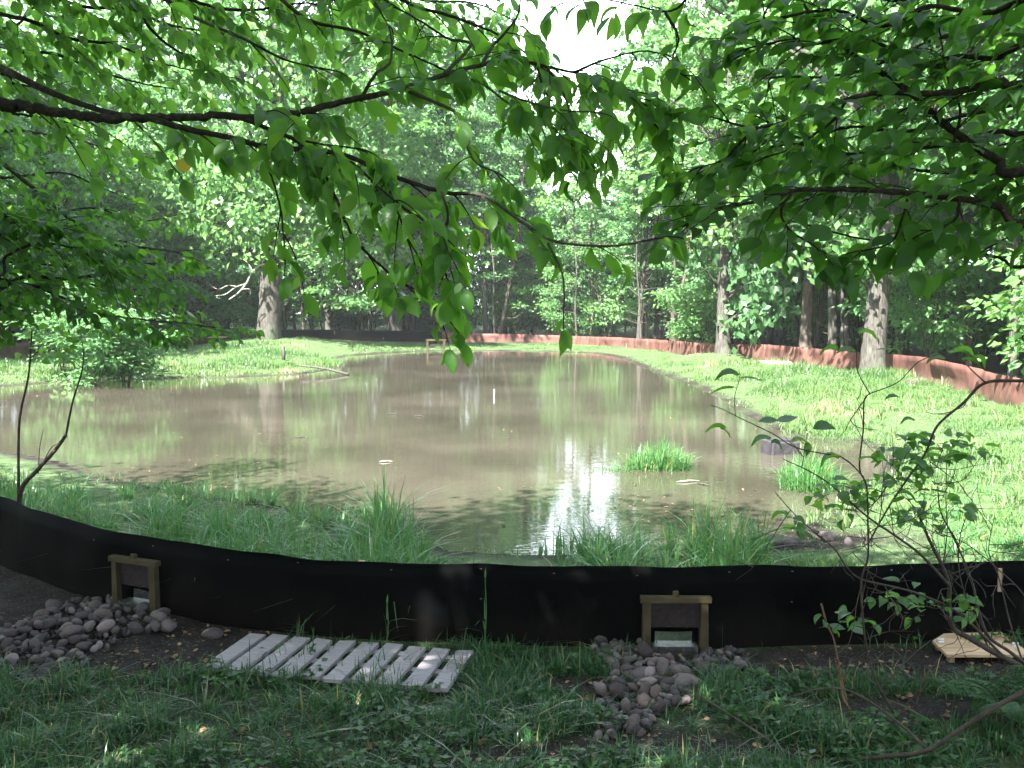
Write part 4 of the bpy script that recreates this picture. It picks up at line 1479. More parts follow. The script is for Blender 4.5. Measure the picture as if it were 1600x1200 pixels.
for pl, Y0, Y1, r0, f0 in [
    ([(240, 187), (300, 203), (360, 215), (420, 230), (530, 240), (600, 270), (690, 300), (755, 306), (820, 350), (870, 378), (960, 384), (1040, 370)], 2.95, 2.75, .009, .04),
    ([(385, 188), (430, 205), (470, 225), (500, 262), (525, 310), (552, 370), (600, 420), (650, 458), (700, 500)], 2.95, 2.8, .0065, .08),
    ([(640, 143), (680, 160), (715, 180), (730, 230), (745, 255), (775, 268)], 3.05, 2.9, .006, .15),
    ([(600, 270), (612, 310), (625, 340), (640, 385)], 2.85, 2.75, .004, .1),
    ([(856, 380), (878, 425), (882, 470)], 2.75, 2.65, .004, .4),
    ([(566, 152), (585, 118), (610, 95), (610, 50), (590, 10)], 3.08, 3.2, .006, .1),
    ([(752, 102), (770, 72), (790, 50), (808, 25), (815, -10)], 3.15, 3.3, .006, .1),
    ([(412, 228), (420, 262), (438, 325), (445, 392)], 2.9, 2.8, .004, .15),
    ([(695, 115), (735, 70), (700, 60), (660, 35), (600, 0)], 3.1, 3.4, .006, .1),
    ([(230, -20), (300, 25), (380, 60), (450, 95), (520, 110)], 3.2, 3.3, .007, .1),
    ([(420, -20), (480, 30), (560, 50), (640, 85), (700, 112)], 3.4, 3.3, .007, .05),
    ([(560, -40), (640, 5), (720, 30), (790, 60), (835, 95)], 3.5, 3.3, .007, .05),
    ([(780, 142), (830, 160), (880, 172), (930, 175)], 3.0, 3.0, .004, .05),
    ([(760, 135), (800, 165), (850, 190), (880, 215)], 3.1, 3.0, .004, .05),
    ([(530, 242), (560, 262), (600, 300), (640, 330), (690, 365)], 2.8, 2.7, .004, .1),
    ([(690, 300), (700, 340), (690, 400), (700, 440)], 2.75, 2.7, .004, .3),
    ([(455, 215), (500, 225), (560, 232)], 2.9, 2.8, .004, .1),
    ([(855, 106), (880, 145), (895, 190), (905, 225)], 3.1, 3.0, .004, .05), ([(925, 122), (945, 160), (955, 200), (950, 235)], 3.15, 3.1, .004, .05), ([(840, 105), (850, 150), (845, 190), (855, 220)], 3.1, 3.0, .004, .1),
    ([(960, 140), (1000, 165), (1020, 195), (1045, 230)], 3.2, 3.2, .004, .05),
]:
    S.branch(bp(pl, Y0, Y1), [r0, r0 * .7, .0025], f0=f0, size=.084, step=.078, L=(.08, .22), droop=.6, nodes=(3, 5), sub=.04, skip=.12)
# the sparse ends before the bright sky
for pl, Y0 in [([(1090, -60), (1070, 0), (1040, 18), (990, 8), (930, -2), (880, 5)], 3.2), ([(1040, 20), (1060, 60), (1050, 100), (1085, 130)], 3.1), ([(985, 150), (1010, 165), (1030, 190)], 3.2),
               ([(900, 112), (940, 95), (1000, 80), (1040, 85)], 3.2)]:
    S.branch(bp(pl, Y0), [.005, .003, .002], f0=.2, size=.095, step=.12, L=(.06, .12), droop=.8, nodes=(2, 3), sub=0, skip=.1)
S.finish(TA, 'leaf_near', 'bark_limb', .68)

# ---- tree reaching in from the right with broad leaves, canopy shade put into their colour
zB = zat(3.4, 2.7)
TB = thing('tree', 'tree reaching in from the right with broad leaves on forking dark limbs', 'tree', (3.4, 2.7, zB))
near_trunk(TB, [(3.4, 2.7, zB - .1), (3.35, 2.7, 1.5), (3.25, 2.75, 3.5), (3.2, 2.8, 6.0), (3.2, 2.8, 8.5)], [.12, .105, .09, .07, .03], 411)
upper_crown(TB, 3.4, 2.4, 4.0, 7.5, 2.2, 24, 130, 412)
S = Spray(42, .75)
hub = np.array([3.28, 2.74, 2.55])
def from_hub(pl, Y0, Y1, dz=0):
    pl = [(q[0] + (70 if q[1] < 150 and q[0] < 1200 else 0), q[1]) for q in pl]
    a = bp(pl, Y0, Y1)
    h = hub + np.array([0, 0, dz])
    return np.vstack([h, h * .45 + a[0] * .55 + np.array([0, 0, .06]), a])
bl = dict(size=.082, L=(.12, .30), droop=.16, sub=.08)
for pl, Y0, Y1, r0, dz, step in [
    ([(1620, 262), (1560, 250), (1510, 220), (1460, 180), (1410, 135), (1340, 90), (1280, 40), (1240, -20)], 2.9, 3.3, .013, .25, .075),
    ([(1640, 118), (1560, 128), (1500, 142), (1440, 146), (1370, 145), (1310, 160), (1240, 185), (1180, 200), (1120, 185)], 2.8, 3.1, .010, .55, .062),
    ([(1640, 345), (1560, 322), (1500, 311), (1420, 302), (1350, 296), (1290, 296), (1240, 298), (1180, 315), (1120, 326), (1070, 352)], 2.9, 3.0, .010, .0, .062),
    ([(1640, 410), (1560, 402), (1490, 385), (1420, 372), (1360, 375), (1300, 362), (1250, 348)], 3.1, 3.3, .005, -.1, .30),
    ([(1620, 60), (1560, 90), (1500, 88), (1430, 95), (1350, 60), (1260, 70), (1170, 60), (1100, 75)], 3.0, 3.3, .008, .7, .06),
    ([(1620, -10), (1540, 20), (1450, 10), (1380, 40), (1300, 15), (1200, 30), (1130, 10)], 2.9, 3.2, .008, .9, .06),
    ([(1640, 200), (1560, 205), (1480, 225), (1400, 235), (1320, 240), (1240, 225), (1150, 245), (1070, 280)], 3.2, 3.4, .008, .3, .06),
    ([(1640, 300), (1580, 270), (1480, 270), (1400, 262), (1330, 255), (1250, 262)], 3.5, 3.6, .008, .2, .07),
    ([(1640, 150), (1580, 165), (1500, 182), (1420, 205), (1330, 198), (1250, 215), (1180, 180)], 3.6, 3.8, .008, .4, .06),
    ([(1640, 20), (1560, 40), (1460, 62), (1360, 105), (1290, 120), (1210, 120), (1130, 135)], 3.7, 3.8, .008, .8, .06),
    ([(1560, -40), (1480, -20), (1400, 0), (1320, -15), (1210, -10), (1140, -20)], 3.3, 3.5, .008, 1.0, .06),
]:
    S.branch(from_hub(pl, Y0, Y1, dz), [r0 * 1.6, r0, r0 * .7, .003], f0=.30, step=step, nodes=(4, 7), **bl)
for pl, Y0 in [([(1240, 298), (1220, 330), (1235, 360), (1265, 380)], 2.95), ([(1420, 302), (1410, 340), (1390, 380), (1330, 395)], 3.0), ([(1500, 311), (1490, 345), (1440, 365)], 2.9),
               ([(1180, 200), (1150, 230), (1130, 250), (1090, 262)], 3.05), ([(1490, 225), (1500, 170), (1480, 120), (1470, 60)], 3.0), ([(1320, 160), (1300, 190), (1240, 230), (1200, 245)], 3.0)]:
    S.branch(bp(pl, Y0, Y0 + .05), [.005, .0035, .002], f0=.15, step=.075, nodes=(3, 5), size=.10, L=(.08, .18), droop=.4, sub=0)
S.finish(TB, 'leaf_shaded', 'bark_limb', .84)

# ---- tree on the left a little farther off, finer leaves, lower boughs
zD = zat(-6.4, 6.2)
TD = thing('tree', 'fine-leaved tree at the left edge with dark low boughs over the left bank', 'tree', (-6.4, 6.2, zD))
near_trunk(TD, [(-6.4, 6.2, zD - .1), (-6.35, 6.2, 1.5), (-6.2, 6.2, 3.2), (-6.1, 6.3, 5.2), (-6.1, 6.3, 8.0)], [.12, .10, .085, .06, .03], 421, 'bark_dark')
upper_crown(TD, -6.6, 5.6, 4.5, 7, 2.6, 36, 140, 422, .10)
S = Spray(43, .5)
fl = dict(size=.083, L=(.18, .42), droop=.28, sub=.22, nodes=(5, 9))
hubD = np.array([-6.2, 6.2, 3.0])
for pl, Y0, Y1, r0, dz, step, skip in [
    ([(-40, 225), (0, 252), (60, 300), (120, 350), (170, 380), (230, 388), (270, 393), (300, 402)], 6.0, 6.6, .014, .3, .10, .1),
    ([(-40, 475), (0, 452), (40, 432), (100, 436), (150, 430), (200, 425), (240, 432), (270, 440)], 6.0, 6.8, .014, -.6, .09, .1),
    ([(20, 440), (60, 450), (110, 470), (160, 490), (230, 500), (290, 505), (335, 512)], 6.3, 7.0, .009, -.5, .09, .1),
    ([(-40, 350), (20, 370), (80, 395), (140, 400), (210, 410), (260, 412)], 6.4, 7.0, .010, -.1, .09, .0),
    ([(-40, 310), (30, 315), (90, 330), (150, 325), (215, 345), (260, 340)], 6.6, 7.2, .010, .1, .09, .05),
    ([(-40, 270), (30, 275), (100, 270), (150, 290), (200, 310)], 6.8, 7.4, .010, .2, .10, .1),
    ([(-40, 400), (30, 410), (80, 415), (130, 440), (190, 455), (250, 470), (300, 485)], 7.0, 7.6, .010, -.3, .09, .05),
    ([(-40, 195), (40, 205), (110, 215), (180, 235), (230, 240)], 6.4, 7.0, .010, .5, .10, .2),
    ([(-40, 430), (10, 400), (60, 380), (120, 390), (180, 420)], 5.6, 6.0, .010, -.3, .08, .0),
    ([(-40, 360), (10, 350), (60, 345), (100, 370), (160, 375)], 5.6, 6.2, .010, -.1, .08, .0),
    ([(-40, 325), (10, 340), (50, 350), (90, 352)], 5.4, 5.8, .010, -.1, .07, .0),
]:
    a = bp(pl, Y0, Y1); h = hubD + np.array([0, 0, dz])
    S.branch(np.vstack([h, h * .5 + a[0] * .5 + [0, 0, .1], a]), [r0 * 1.8, r0, r0 * .7, .003], f0=.28, step=step, skip=skip, **fl)
S.finish(TD, 'leaf_shaded', 'bark_limb', .85)

# ---- tree behind it whose boughs fill the upper left corner
zE = zat(-5.6, 4.2)
TE = thing('tree', 'tree over the upper left corner with a curtain of small leaves', 'tree', (-5.6, 4.2, zE))
near_trunk(TE, [(-5.6, 4.2, zE - .1), (-5.5, 4.2, 1.5), (-5.4, 4.25, 3.4), (-5.3, 4.3, 5.2), (-5.3, 4.3, 8.6)], [.10, .09, .08, .06, .03], 431, 'bark_dark')
upper_crown(TE, -5.4, 3.4, 4.6, 7.4, 2.6, 36, 140, 432, .11)
S = Spray(44)
hubE = np.array([-5.35, 4.25, 3.6])
for pl, Y0, Y1, r0, dz, step in [
    ([(-40, 10), (40, 30), (110, 60), (180, 70), (240, 95), (300, 110)], 4.6, 5.2, .010, .3, .085),
    ([(-40, 60), (30, 80), (90, 85), (150, 110), (220, 130), (280, 140)], 5.0, 5.6, .010, .1, .085),
    ([(-40, -30), (50, -15), (130, 10), (200, 15), (270, 40), (350, 50), (420, 45)], 4.6, 5.2, .010, .5, .085),
    ([(60, -60), (150, -30), (205, 10), (240, 50), (270, 75), (330, 110), (360, 130)], 4.4, 4.8, .010, .6, .085),
    ([(-40, 100), (20, 130), (80, 140), (140, 150), (190, 160)], 5.2, 5.8, .010, .0, .10),
    ([(180, -60), (260, -20), (330, 10), (400, 15), (480, 5), (540, 20)], 4.6, 5.0, .010, .7, .085),
    ([(330, -60), (420, -30), (500, -10), (580, 30), (650, 25)], 4.6, 5.2, .009, .8, .09),
    ([(-40, 160), (40, 180), (100, 190), (160, 215)], 5.6, 6.0, .009, -.1, .10),
    ([(-40, 40), (60, 10), (140, 30), (200, 45)], 5.6, 6.0, .009, .4, .08),
    ([(480, -60), (580, -30), (660, 0), (740, 5), (800, 30)], 4.4, 5.0, .009, .8, .10),
]:
    a = bp(pl, Y0, Y1); h = hubE + np.array([0, 0, dz])
    S.branch(np.vstack([h, h * .5 + a[0] * .5 + [0, 0, .1], a]), [r0 * 1.8, r0, r0 * .7, .003], f0=.25, step=step, size=.082, L=(.18, .40), droop=.35, sub=.18, nodes=(5, 8), skip=.08)
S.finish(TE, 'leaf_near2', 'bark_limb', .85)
o_ = None
S = Spray(9)
S.leaf(PY(286, 246, 3.0), np.array([.2, 0, -1]), .045)
V, Fa, at = leaves(np.array(S.P) - np.array(TA.location), np.array(S.D), np.array([[0, -1, .1]]), np.array(S.S), S.rs, 1.6)
obj('yellow_leaf', mesh('yellow_leaf', [(V, Fa)], at), M['yellow_leaf'], TA)

# ---- trees standing left of and behind the viewer: they shade the foreground
for (x, y, H, R_, sd, lb) in [(-7.5, .5, 10, 3.2, 501, 'tall tree beside the path left of the viewer, seen only by its shade'), (-6.5, -5.0, 10, 3.2, 502, 'tall tree behind the viewer, seen only by its shade'), (-5.4, .2, 9, 3.0, 503, 'low tree just behind the viewer, seen only by its shade')]:
    z = zat(x, y)
    t_ = thing('tree', lb, 'tree', (x, y, z))
    near_trunk(t_, [(x, y, z - .1), (x, y, 2), (x + .2, y, 5), (x + .1, y, H)], [.16, .14, .10, .03], sd, 'bark_grey')
    upper_crown(t_, x, y, 3.4, H, R_, 62, 150, sd + 50, .15)

zF = zat(.9, -1.6)
TF = thing('tree', 'leaning tree behind the viewer whose crown roofs the foreground', 'tree', (.9, -1.6, zF))
near_trunk(TF, [(.9, -1.6, zF - .1), (.8, -1.3, 2), (.3, -.9, 4.5), (-.3, -.4, 8.0)], [.14, .12, .08, .03], 511, 'bark_grey')
upper_crown(TF, -.6, -.2, 4.4, 8.0, 3.3, 70, 160, 512)

# ---- the scraggly bush at the right
zS = zat(2.35, 4.75)
SB = thing('bush', 'scraggly half-bare bush with arching dark stems before the right end of the black fence', 'bush', (2.35, 4.75, zS))
S = Spray(45, .85)
stems = [
    ([(1640, 1090), (1600, 1047), (1570, 1028), (1546, 1015), (1515, 997), (1491, 983), (1483, 960), (1482, 940), (1483, 915), (1473, 886), (1455, 850), (1440, 815), (1433, 795)], 4.75, 4.5, .022, .006),
    ([(1630, 1060), (1580, 1020), (1545, 995), (1530, 958), (1521, 918), (1510, 885), (1490, 840), (1470, 800), (1465, 760)], 4.8, 4.7, .012, .003),
    ([(1483, 915), (1440, 868), (1400, 838), (1356, 808), (1301, 760), (1266, 737), (1223, 717)], 4.55, 4.2, .009, .002),
    ([(1570, 1028), (1500, 960), (1440, 930), (1400, 918), (1346, 905), (1323, 886), (1301, 855), (1249, 811), (1211, 769)], 4.7, 4.2, .009, .002),
    ([(1420, 1170), (1400, 1120), (1374, 1075), (1359, 1035), (1352, 1000), (1348, 965), (1346, 907), (1356, 870), (1356, 815), (1354, 760), (1343, 730), (1349, 670), (1350, 627), (1359, 615)], 4.4, 4.1, .008, .003),
    ([(1359, 615), (1340, 580), (1338, 550), (1333, 513)], 4.1, 4.0, .003, .0015),
    ([(1359, 615), (1403, 597), (1436, 565), (1479, 550)], 4.1, 4.1, .003, .002),
    ([(1313, 713), (1246, 700), (1206, 677), (1156, 653), (1130, 640), (1111, 633)], 4.1, 4.0, .0035, .0015),
    ([(1349, 745), (1330, 725), (1313, 713)], 4.12, 4.1, .004, .0035),
    ([(1149, 650), (1148, 620), (1156, 590), (1154, 578)], 4.0, 4.0, .002, .0012),
    ([(1640, 590), (1600, 595), (1540, 598), (1505, 630), (1465, 665), (1445, 710), (1420, 745), (1390, 790), (1356, 850)], 3.9, 4.2, .009, .004),
    ([(1540, 598), (1520, 580), (1500, 560), (1479, 550)], 3.95, 4.1, .004, .002),
    ([(1546, 1015), (1520, 960), (1500, 900), (1500, 840), (1520, 780)], 4.7, 4.6, .006, .002),
    ([(1600, 1040), (1580, 980), (1560, 900), (1545, 860), (1555, 800)], 4.8, 4.9, .006, .002),
    ([(1640, 1000), (1600, 930), (1560, 890), (1510, 850), (1460, 830)], 4.9, 4.8, .005, .002),
    ([(1473, 886), (1480, 830), (1478, 780), (1480, 700)], 4.5, 4.5, .004, .002),
    ([(1374, 1075), (1400, 1050), (1430, 1020), (1455, 1000)], 4.35, 4.4, .004, .002),
    ([(1420, 1170), (1430, 1110), (1445, 1060), (1470, 1025)], 4.4, 4.5, .005, .002),
]
def twiglets(p, d, L, depth):
    rs = S.rs
    d = d / (np.linalg.norm(d) + 1e-9)
    q = [p]; k_ = d.copy()
    for _ in range(4):
        k_ = k_ + rs.randn(3) * .22 + np.array([0, 0, .06]); k_ /= np.linalg.norm(k_)
        q.append(q[-1] + k_ * L / 4)
    S.bare(q, [.0022, .0016, .0009], 4, 0)
    if depth > 0:
        for j in (1, 2, 3):
            if rs.rand() < .7: twiglets(q[j], k_ + rs.randn(3) * .9, L * .5, depth - 1)
for pl, Y0, Y1, r0, r1 in stems:
    Qb = bp(pl, Y0, Y1)
    S.bare(Qb, [r0 * .8, (r0 + r1) * .4, r1 * .9], 7, .1)
    if r0 > .0045:
        Qd = catmull(Qb, 6)
        for j in range(len(Qd) // 4, len(Qd) - 1):
            if Qd[j][0] > .6 and S.rs.rand() < .22: twiglets(Qd[j], Qd[j + 1] - Qd[j] + S.rs.randn(3) * .05, .16 + .24 * S.rs.rand(), 1)
def placed_leaf(px, py, Y, dx, dz, size, dy=0.0):
    S.leaf(PY(px, py, Y), np.array([dx, dy, dz]), size, .25)
for a in [(1156, 585, 4.0, -1, .05, .10), (1156, 590, 4.0, 1, -.15, .10), (1148, 605, 4.0, -1, -.4, .11), (1135, 668, 4.0, -1, .05, .09), (1125, 668, 4.0, .4, -.6, .06), (1215, 656, 4.05, -1, -.1, .08),
          (1213, 658, 4.05, 1, .5, .09), (1206, 684, 4.05, -1, -.3, .09), (1204, 690, 4.05, .8, -.6, .06), (1235, 690, 4.1, 1, .3, .08), (1270, 670, 4.1, 1, .35, .1), (1260, 690, 4.1, .05, -1, .06),
          (1313, 713, 4.1, -1, -.3, .09), (1340, 718, 4.1, 1, .4, .08), (1338, 548, 4.0, -.9, .15, .08), (1340, 520, 4.0, .9, .1, .08), (1310, 545, 4.0, -1, .0, .08), (1398, 545, 4.1, -1, -.05, .08),
          (1480, 552, 4.1, .9, .3, .09), (1490, 545, 4.1, .9, -.2, .09), (1500, 560, 4.05, .9, -.4, .09), (1478, 560, 4.1, -.8, .0, .08), (1520, 555, 4.05, .5, -.6, .07), (1405, 620, 4.1, -1, .0, .06),
          (1220, 740, 4.2, -1, .0, .06), (1430, 656, 4.0, -1, .1, .06)]:
    placed_leaf(*a)
# leafy tufts on the bush
for (px, py, Y, n, sp) in [(1430, 700, 4.3, 26, 55), (1400, 755, 4.3, 26, 60), (1450, 790, 4.4, 22, 60), (1480, 700, 4.4, 16, 40), (1360, 780, 4.3, 12, 50), (1300, 790, 4.3, 7, 40), (1250, 815, 4.25, 6, 35), (1310, 760, 4.25, 8, 40),
                           (1410, 925, 4.55, 9, 35), (1450, 945, 4.55, 8, 30), (1510, 940, 4.6, 9, 30), (1345, 968, 4.4, 6, 28), (1295, 978, 4.4, 4, 22), (1500, 700, 4.5, 8, 40)]:
    for _ in range(n):
        a = S.rs.rand() * 6.28; r = S.rs.rand() ** .6 * sp
        S.twig(PY(px + math.cos(a) * r, py + math.sin(a) * r * .6, Y + S.rs.randn() * .12), np.array([S.rs.randn(), S.rs.randn() * .6, .1 + S.rs.rand() * .3]), .07, .062, 2, .5, .0016) if _ % 3 == 0 else \
            S.leaf(PY(px + math.cos(a) * r, py + math.sin(a) * r * .6, Y + S.rs.randn() * .12), np.array([S.rs.randn(), S.rs.randn() * .6, -.1 + S.rs.randn() * .25]), .075 * (.8 + .4 * S.rs.rand()), .3)
S.finish(SB, 'leaf_shrub', 'bark_twig', .9, ('stems', 'leaves'))

# ---- saplings at the left, just behind the fence
p0 = PY(26, 783, 7.6)
SL = thing('sapling', 'two thin bare dark saplings rising behind the black fence at the left edge', 'sapling', (p0[0], p0[1], zat(p0[0], p0[1])))
S = Spray(46)
b0 = PY(26, 800, 7.6); b0[2] = zat(b0[0], b0[1]) - .05
for pl, r0, r1 in [([(29, 770), (29, 690), (32, 645), (44, 590), (48, 545), (50, 515)], .013, .005), ([(32, 770), (58, 735), (85, 705), (103, 680)], .02, .013), ([(103, 680), (113, 630), (128, 580), (130, 548), (126, 520)], .009, .003),
                   ([(62, 735), (80, 700), (100, 690)], .005, .002), ([(48, 560), (70, 540), (95, 530)], .004, .002), ([(128, 575), (105, 555), (90, 545)], .003, .0015), ([(60, 740), (62, 700), (68, 670)], .004, .002)]:
    q = bp(pl, 7.6, 7.5)
    if r0 > .011: q = np.vstack([b0, q])
    S.bare(q, [r0, (r0 + r1) / 2, r1], 7, .1)
for (px, py) in [(50, 515), (48, 545), (90, 530), (126, 520), (130, 545), (95, 545), (110, 560)]:
    for _ in range(7):
        S.leaf(PY(px + S.rs.randn() * 14, py + S.rs.randn() * 9, 7.5 + S.rs.randn() * .08), np.array([S.rs.randn(), S.rs.randn() * .5, -.2]), .07, .3)
S.finish(SL, 'leaf_shrub', 'bark_twig', 1.0, ('stems', 'leaves'))

# ---- dry stalk, arching fallen branch, green stalks, fern
p0 = PZ(1333, 1150, .02)
parts = []
addtube(parts, catmull(bp([(1340, 1180), (1328, 1120), (1315, 1060), (1303, 1000), (1292, 975), (1283, 943)], 4.45, 4.5), 6), [.005, .0045, .0035, .005], 7, .2)
addtube(parts, catmull(bp([(1330, 1150), (1318, 1120), (1305, 1115), (1275, 1135)], 4.45, 4.3), 6), [.006, .004, .002], 6, .1)
addtube(parts, catmull(bp([(1310, 1040), (1318, 1090), (1330, 1110)], 4.5, 4.4), 6), [.005, .005, .003], 6, .1)
tag(obj('dry_stalk', mesh('dry_stalk', parts), M['dry_stem']), 'dry reddish brown stalk standing in the grass before the black fence', 'stalk')
parts = []
addtube(parts, catmull(bp([(1090, 1085), (1130, 1110), (1180, 1142), (1250, 1186), (1320, 1186), (1400, 1180), (1450, 1172), (1500, 1140), (1555, 1105), (1640, 1060)], 4.2, 3.7), 7), [.003, .006, .008, .009, .010], 8, .08)
addtube(parts, catmull(bp([(1250, 1186), (1285, 1200), (1330, 1235)], 4.05, 3.9), 5), [.006, .003], 6, .1)
addtube(parts, catmull(bp([(1450, 1172), (1405, 1130), (1340, 1085), (1290, 1075), (1230, 1090)], 3.9, 4.1), 6), [.007, .005, .002], 6, .1)
tag(obj('fallen_branch', mesh('fallen_branch', parts), M['bark_twig']), 'long dark branch bowed low over the grass at the bottom right', 'branch')
for i, (px, y0, y1, Y, lb) in enumerate([(757, 1015, 905, 5.42, 'tallest single green grass stalk before the black fence right of the panel'), (604, 1000, 945, 5.45, 'thin seed-headed grass stalk behind the slatted panel')]):
    parts = []
    b = PY(px, y0, Y); b[2] = zat(b[0], b[1]); t_ = PY(px + 1, y1, Y)
    addtube(parts, catmull([b, (b + t_) / 2 + [.008, 0, 0], t_], 6), [.004, .0035, .002], 5)
    V1, F1, _a = grass(np.array([b + (t_ - b) * f for f in (.1, .25, .4, .62)]), np.array([.14, .16, .13, .10]), np.random.RandomState(i + 3), .011, .9)
    V2, F2, _a2 = leaves(np.array([t_]), np.array([[.05, 0, 1.]]), np.array([[0, -1., 0]]), [.06], np.random.RandomState(i), .25)
    nv = sum(len(p[0]) for p in parts if p[0] is not None)
    o_ = obj('grass_stalk', mesh('grass_stalk', parts + [(V1, F1), (V2, F2)], {'rnd': np.full(nv + len(V1) + len(V2), .5), 'along': np.zeros(nv + len(V1) + len(V2))}), M['grass_shore'])
    tag(o_, lb, 'grass stalk')
FERN = []
def fern(px, py, z, n, L, label, seed):
    c = PZ(px, py, .02); c[2] = zat(c[0], c[1])
    rs = np.random.RandomState(seed)
    r = thing('fern', label, 'fern', tuple(c))
    P = []; D = []; N = []; S_ = []; parts = []
    for k in range(n):
        a = k * 6.28 / n + rs.rand() * .5; d = np.array([math.cos(a), math.sin(a), 0]); l = L * (.75 + .4 * rs.rand())
        q = catmull([np.zeros(3), d * l * .4 + [0, 0, l * .55], d * l * .85 + [0, 0, l * .62], d * l * 1.15 + [0, 0, l * .42]], 8)
        addtube(parts, q, [.004, .002, .001], 4)
        sd = np.array([-d[1], d[0], 0])
        for i in range(4, len(q)):
            f = i / len(q); w_ = l * .30 * math.sin(min(1, f * 1.15) * PI * .93 + .12)
            for sg in (-1, 1):
                for e in np.linspace(.12, 1, 7):
                    P.append(q[i] + sd * sg * w_ * e + np.array([0, 0, -.15 * w_ * e])); D.append(d * .8 + sd * sg * .5); N.append(np.array([0, 0, 1.]) + rs.randn(3) * .15); S_.append(w_ * .30 * (1.15 - e * .6) + .006)
    V, Fa, at = leaves(np.array(P), np.array(D), np.array(N), np.array(S_), rs, 1.0, True)
    obj('rachis', mesh('rachis', parts), M['weed'], r); obj('frond', mesh('frond', [(V, Fa)], at), M['weed'], r)
fern(1585, 1150, 0, 9, .30, 'bright green fern in the bottom right corner', 61)

# ================================================================== GRASS AND WEEDS
RING = np.array([p[:2] for p in list(NEAR) + FAR_R[::-1] + FAR_C[::-1] + FAR_L[::-1]])


def inring(x, y):
    inside = np.zeros(x.shape, bool); n = len(RING)
    for i in range(n):
        a = RING[i]; b = RING[(i + 1) % n]
        if abs(b[1] - a[1]) < 1e-9: continue
        c = (a[1] > y) != (b[1] > y)
        inside ^= c & (x < a[0] + (y - a[1]) * (b[0] - a[0]) / (b[1] - a[1]))
    return inside


def pix(x, y):
    return 800 + F * x / y


def on_things(x, y):
    k = np.ones(x.shape, bool)
    dx = x - pc[0]; dy = y - pc[1]
    u = dx * math.cos(pang) + dy * math.sin(pang); v_ = -dx * math.sin(pang) + dy * math.cos(pang)
    k &= ~((np.abs(u) < ln / 2 * .97) & (np.abs(v_) < wd_ / 2 * .93) & (np.random.RandomState(1).rand(*x.shape) < .93))
    for (a, b, r) in STONES:
        k &= (x - a) ** 2 + (y - b) ** 2 > (r * .95) ** 2
    return k


# foreground turf
rs = np.random.RandomState(81)
n = 125000
x = (rs.rand(n) - .5) * 7.6; y = 3.5 + rs.rand(n) * 2.6
yy = np.interp(x, nearQ[:, 0], nearQ[:, 1])
mk = mud_mask(x, y)
tuft = fbm(x * 3.0, y * 3.0, 55)
keep = (y < yy - .05) & (rs.rand(n) < np.clip(1.15 - 1.5 * mk, 0, 1) * (.2 + 1.15 * sstep(.38, .60, tuft))) & (np.abs(pix(x, y) - 800) < 900)
x, y, tuft, mk = x[keep], y[keep], tuft[keep], mk[keep]
k2 = on_things(x, y); x, y, tuft = x[k2], y[k2], tuft[k2]
print('foreground blades', len(x))
h = .03 + .095 * rs.rand(len(x)) ** 1.5 * (.35 + 1.3 * sstep(.4, .7, tuft))
h += .09 * (rs.rand(len(x)) < .03)
V, Fa, at = grass(np.stack([x, y, tz(x, y) - .005], 1), h, rs, .0060, 1.05)
def tufts(cx, cy_, nb, hh, rr_, rs, wdt, bend):
    """blades arching outward from the hearts of clumps"""
    k = np.repeat(np.arange(len(cx)), nb)
    a = rs.rand(len(k)) * 6.28; r = rs.rand(len(k)) ** .6
    x = cx[k] + np.cos(a) * r * rr_[k]; y = cy_[k] + np.sin(a) * r * rr_[k]
    lean = np.stack([np.cos(a), np.sin(a), 0 * a], 1) * 1.3
    h = hh[k] * (.45 + .75 * rs.rand(len(k)))
    return grass(np.stack([x, y, np.maximum(tz(x, y), -.04) - .01], 1), h, rs, wdt, bend, lean)


n = 620
cx = (rs.rand(n) - .5) * 7.2; cy_ = 3.6 + rs.rand(n) * 2.2
yy = np.interp(cx, nearQ[:, 0], nearQ[:, 1])
keep = (cy_ < yy - .06) & (rs.rand(n) > mud_mask(cx, cy_) * 1.2) & (np.abs(pix(cx, cy_) - 800) < 900)
cx, cy_ = cx[keep], cy_[keep]; k2 = on_things(cx, cy_); cx, cy_ = cx[k2], cy_[k2]
V2, F2, at2 = tufts(cx, cy_, 26, .05 + .11 * rs.rand(len(cx)) ** 2, .02 + .04 * rs.rand(len(cx)), rs, .0062, 1.0)
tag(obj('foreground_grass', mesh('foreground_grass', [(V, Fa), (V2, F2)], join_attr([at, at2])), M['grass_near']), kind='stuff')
# low broad-leaved weeds among it
n = 5000
x = (rs.rand(n) - .5) * 7.4; y = 3.6 + rs.rand(n) * 2.2
yy = np.interp(x, nearQ[:, 0], nearQ[:, 1])
keep = (y < yy - .05) & (fbm(x * 2.4, y * 2.4, 77) > .50) & (mud_mask(x, y) < .6)
x, y = x[keep], y[keep]; k2 = on_things(x, y); x, y = x[k2], y[k2]
P = np.stack([x, y, tz(x, y) + .01], 1)
P = np.repeat(P, 4, 0); az = rs.rand(len(P)) * 6.28
hh = .02 + .05 * rs.rand(len(P)); P[:, 2] += hh
D = np.stack([np.cos(az), np.sin(az), rs.rand(len(P)) * .5 - .1], 1)
V, Fa, at = leaves(P, D, rs.randn(len(P), 3) * .35 + np.array([0, 0, 1.]), .022 + .025 * rs.rand(len(P)), rs, 1.2, True)
tag(obj('low_weeds', mesh('low_weeds', [(V, Fa)], at), M['weed']), kind='stuff')
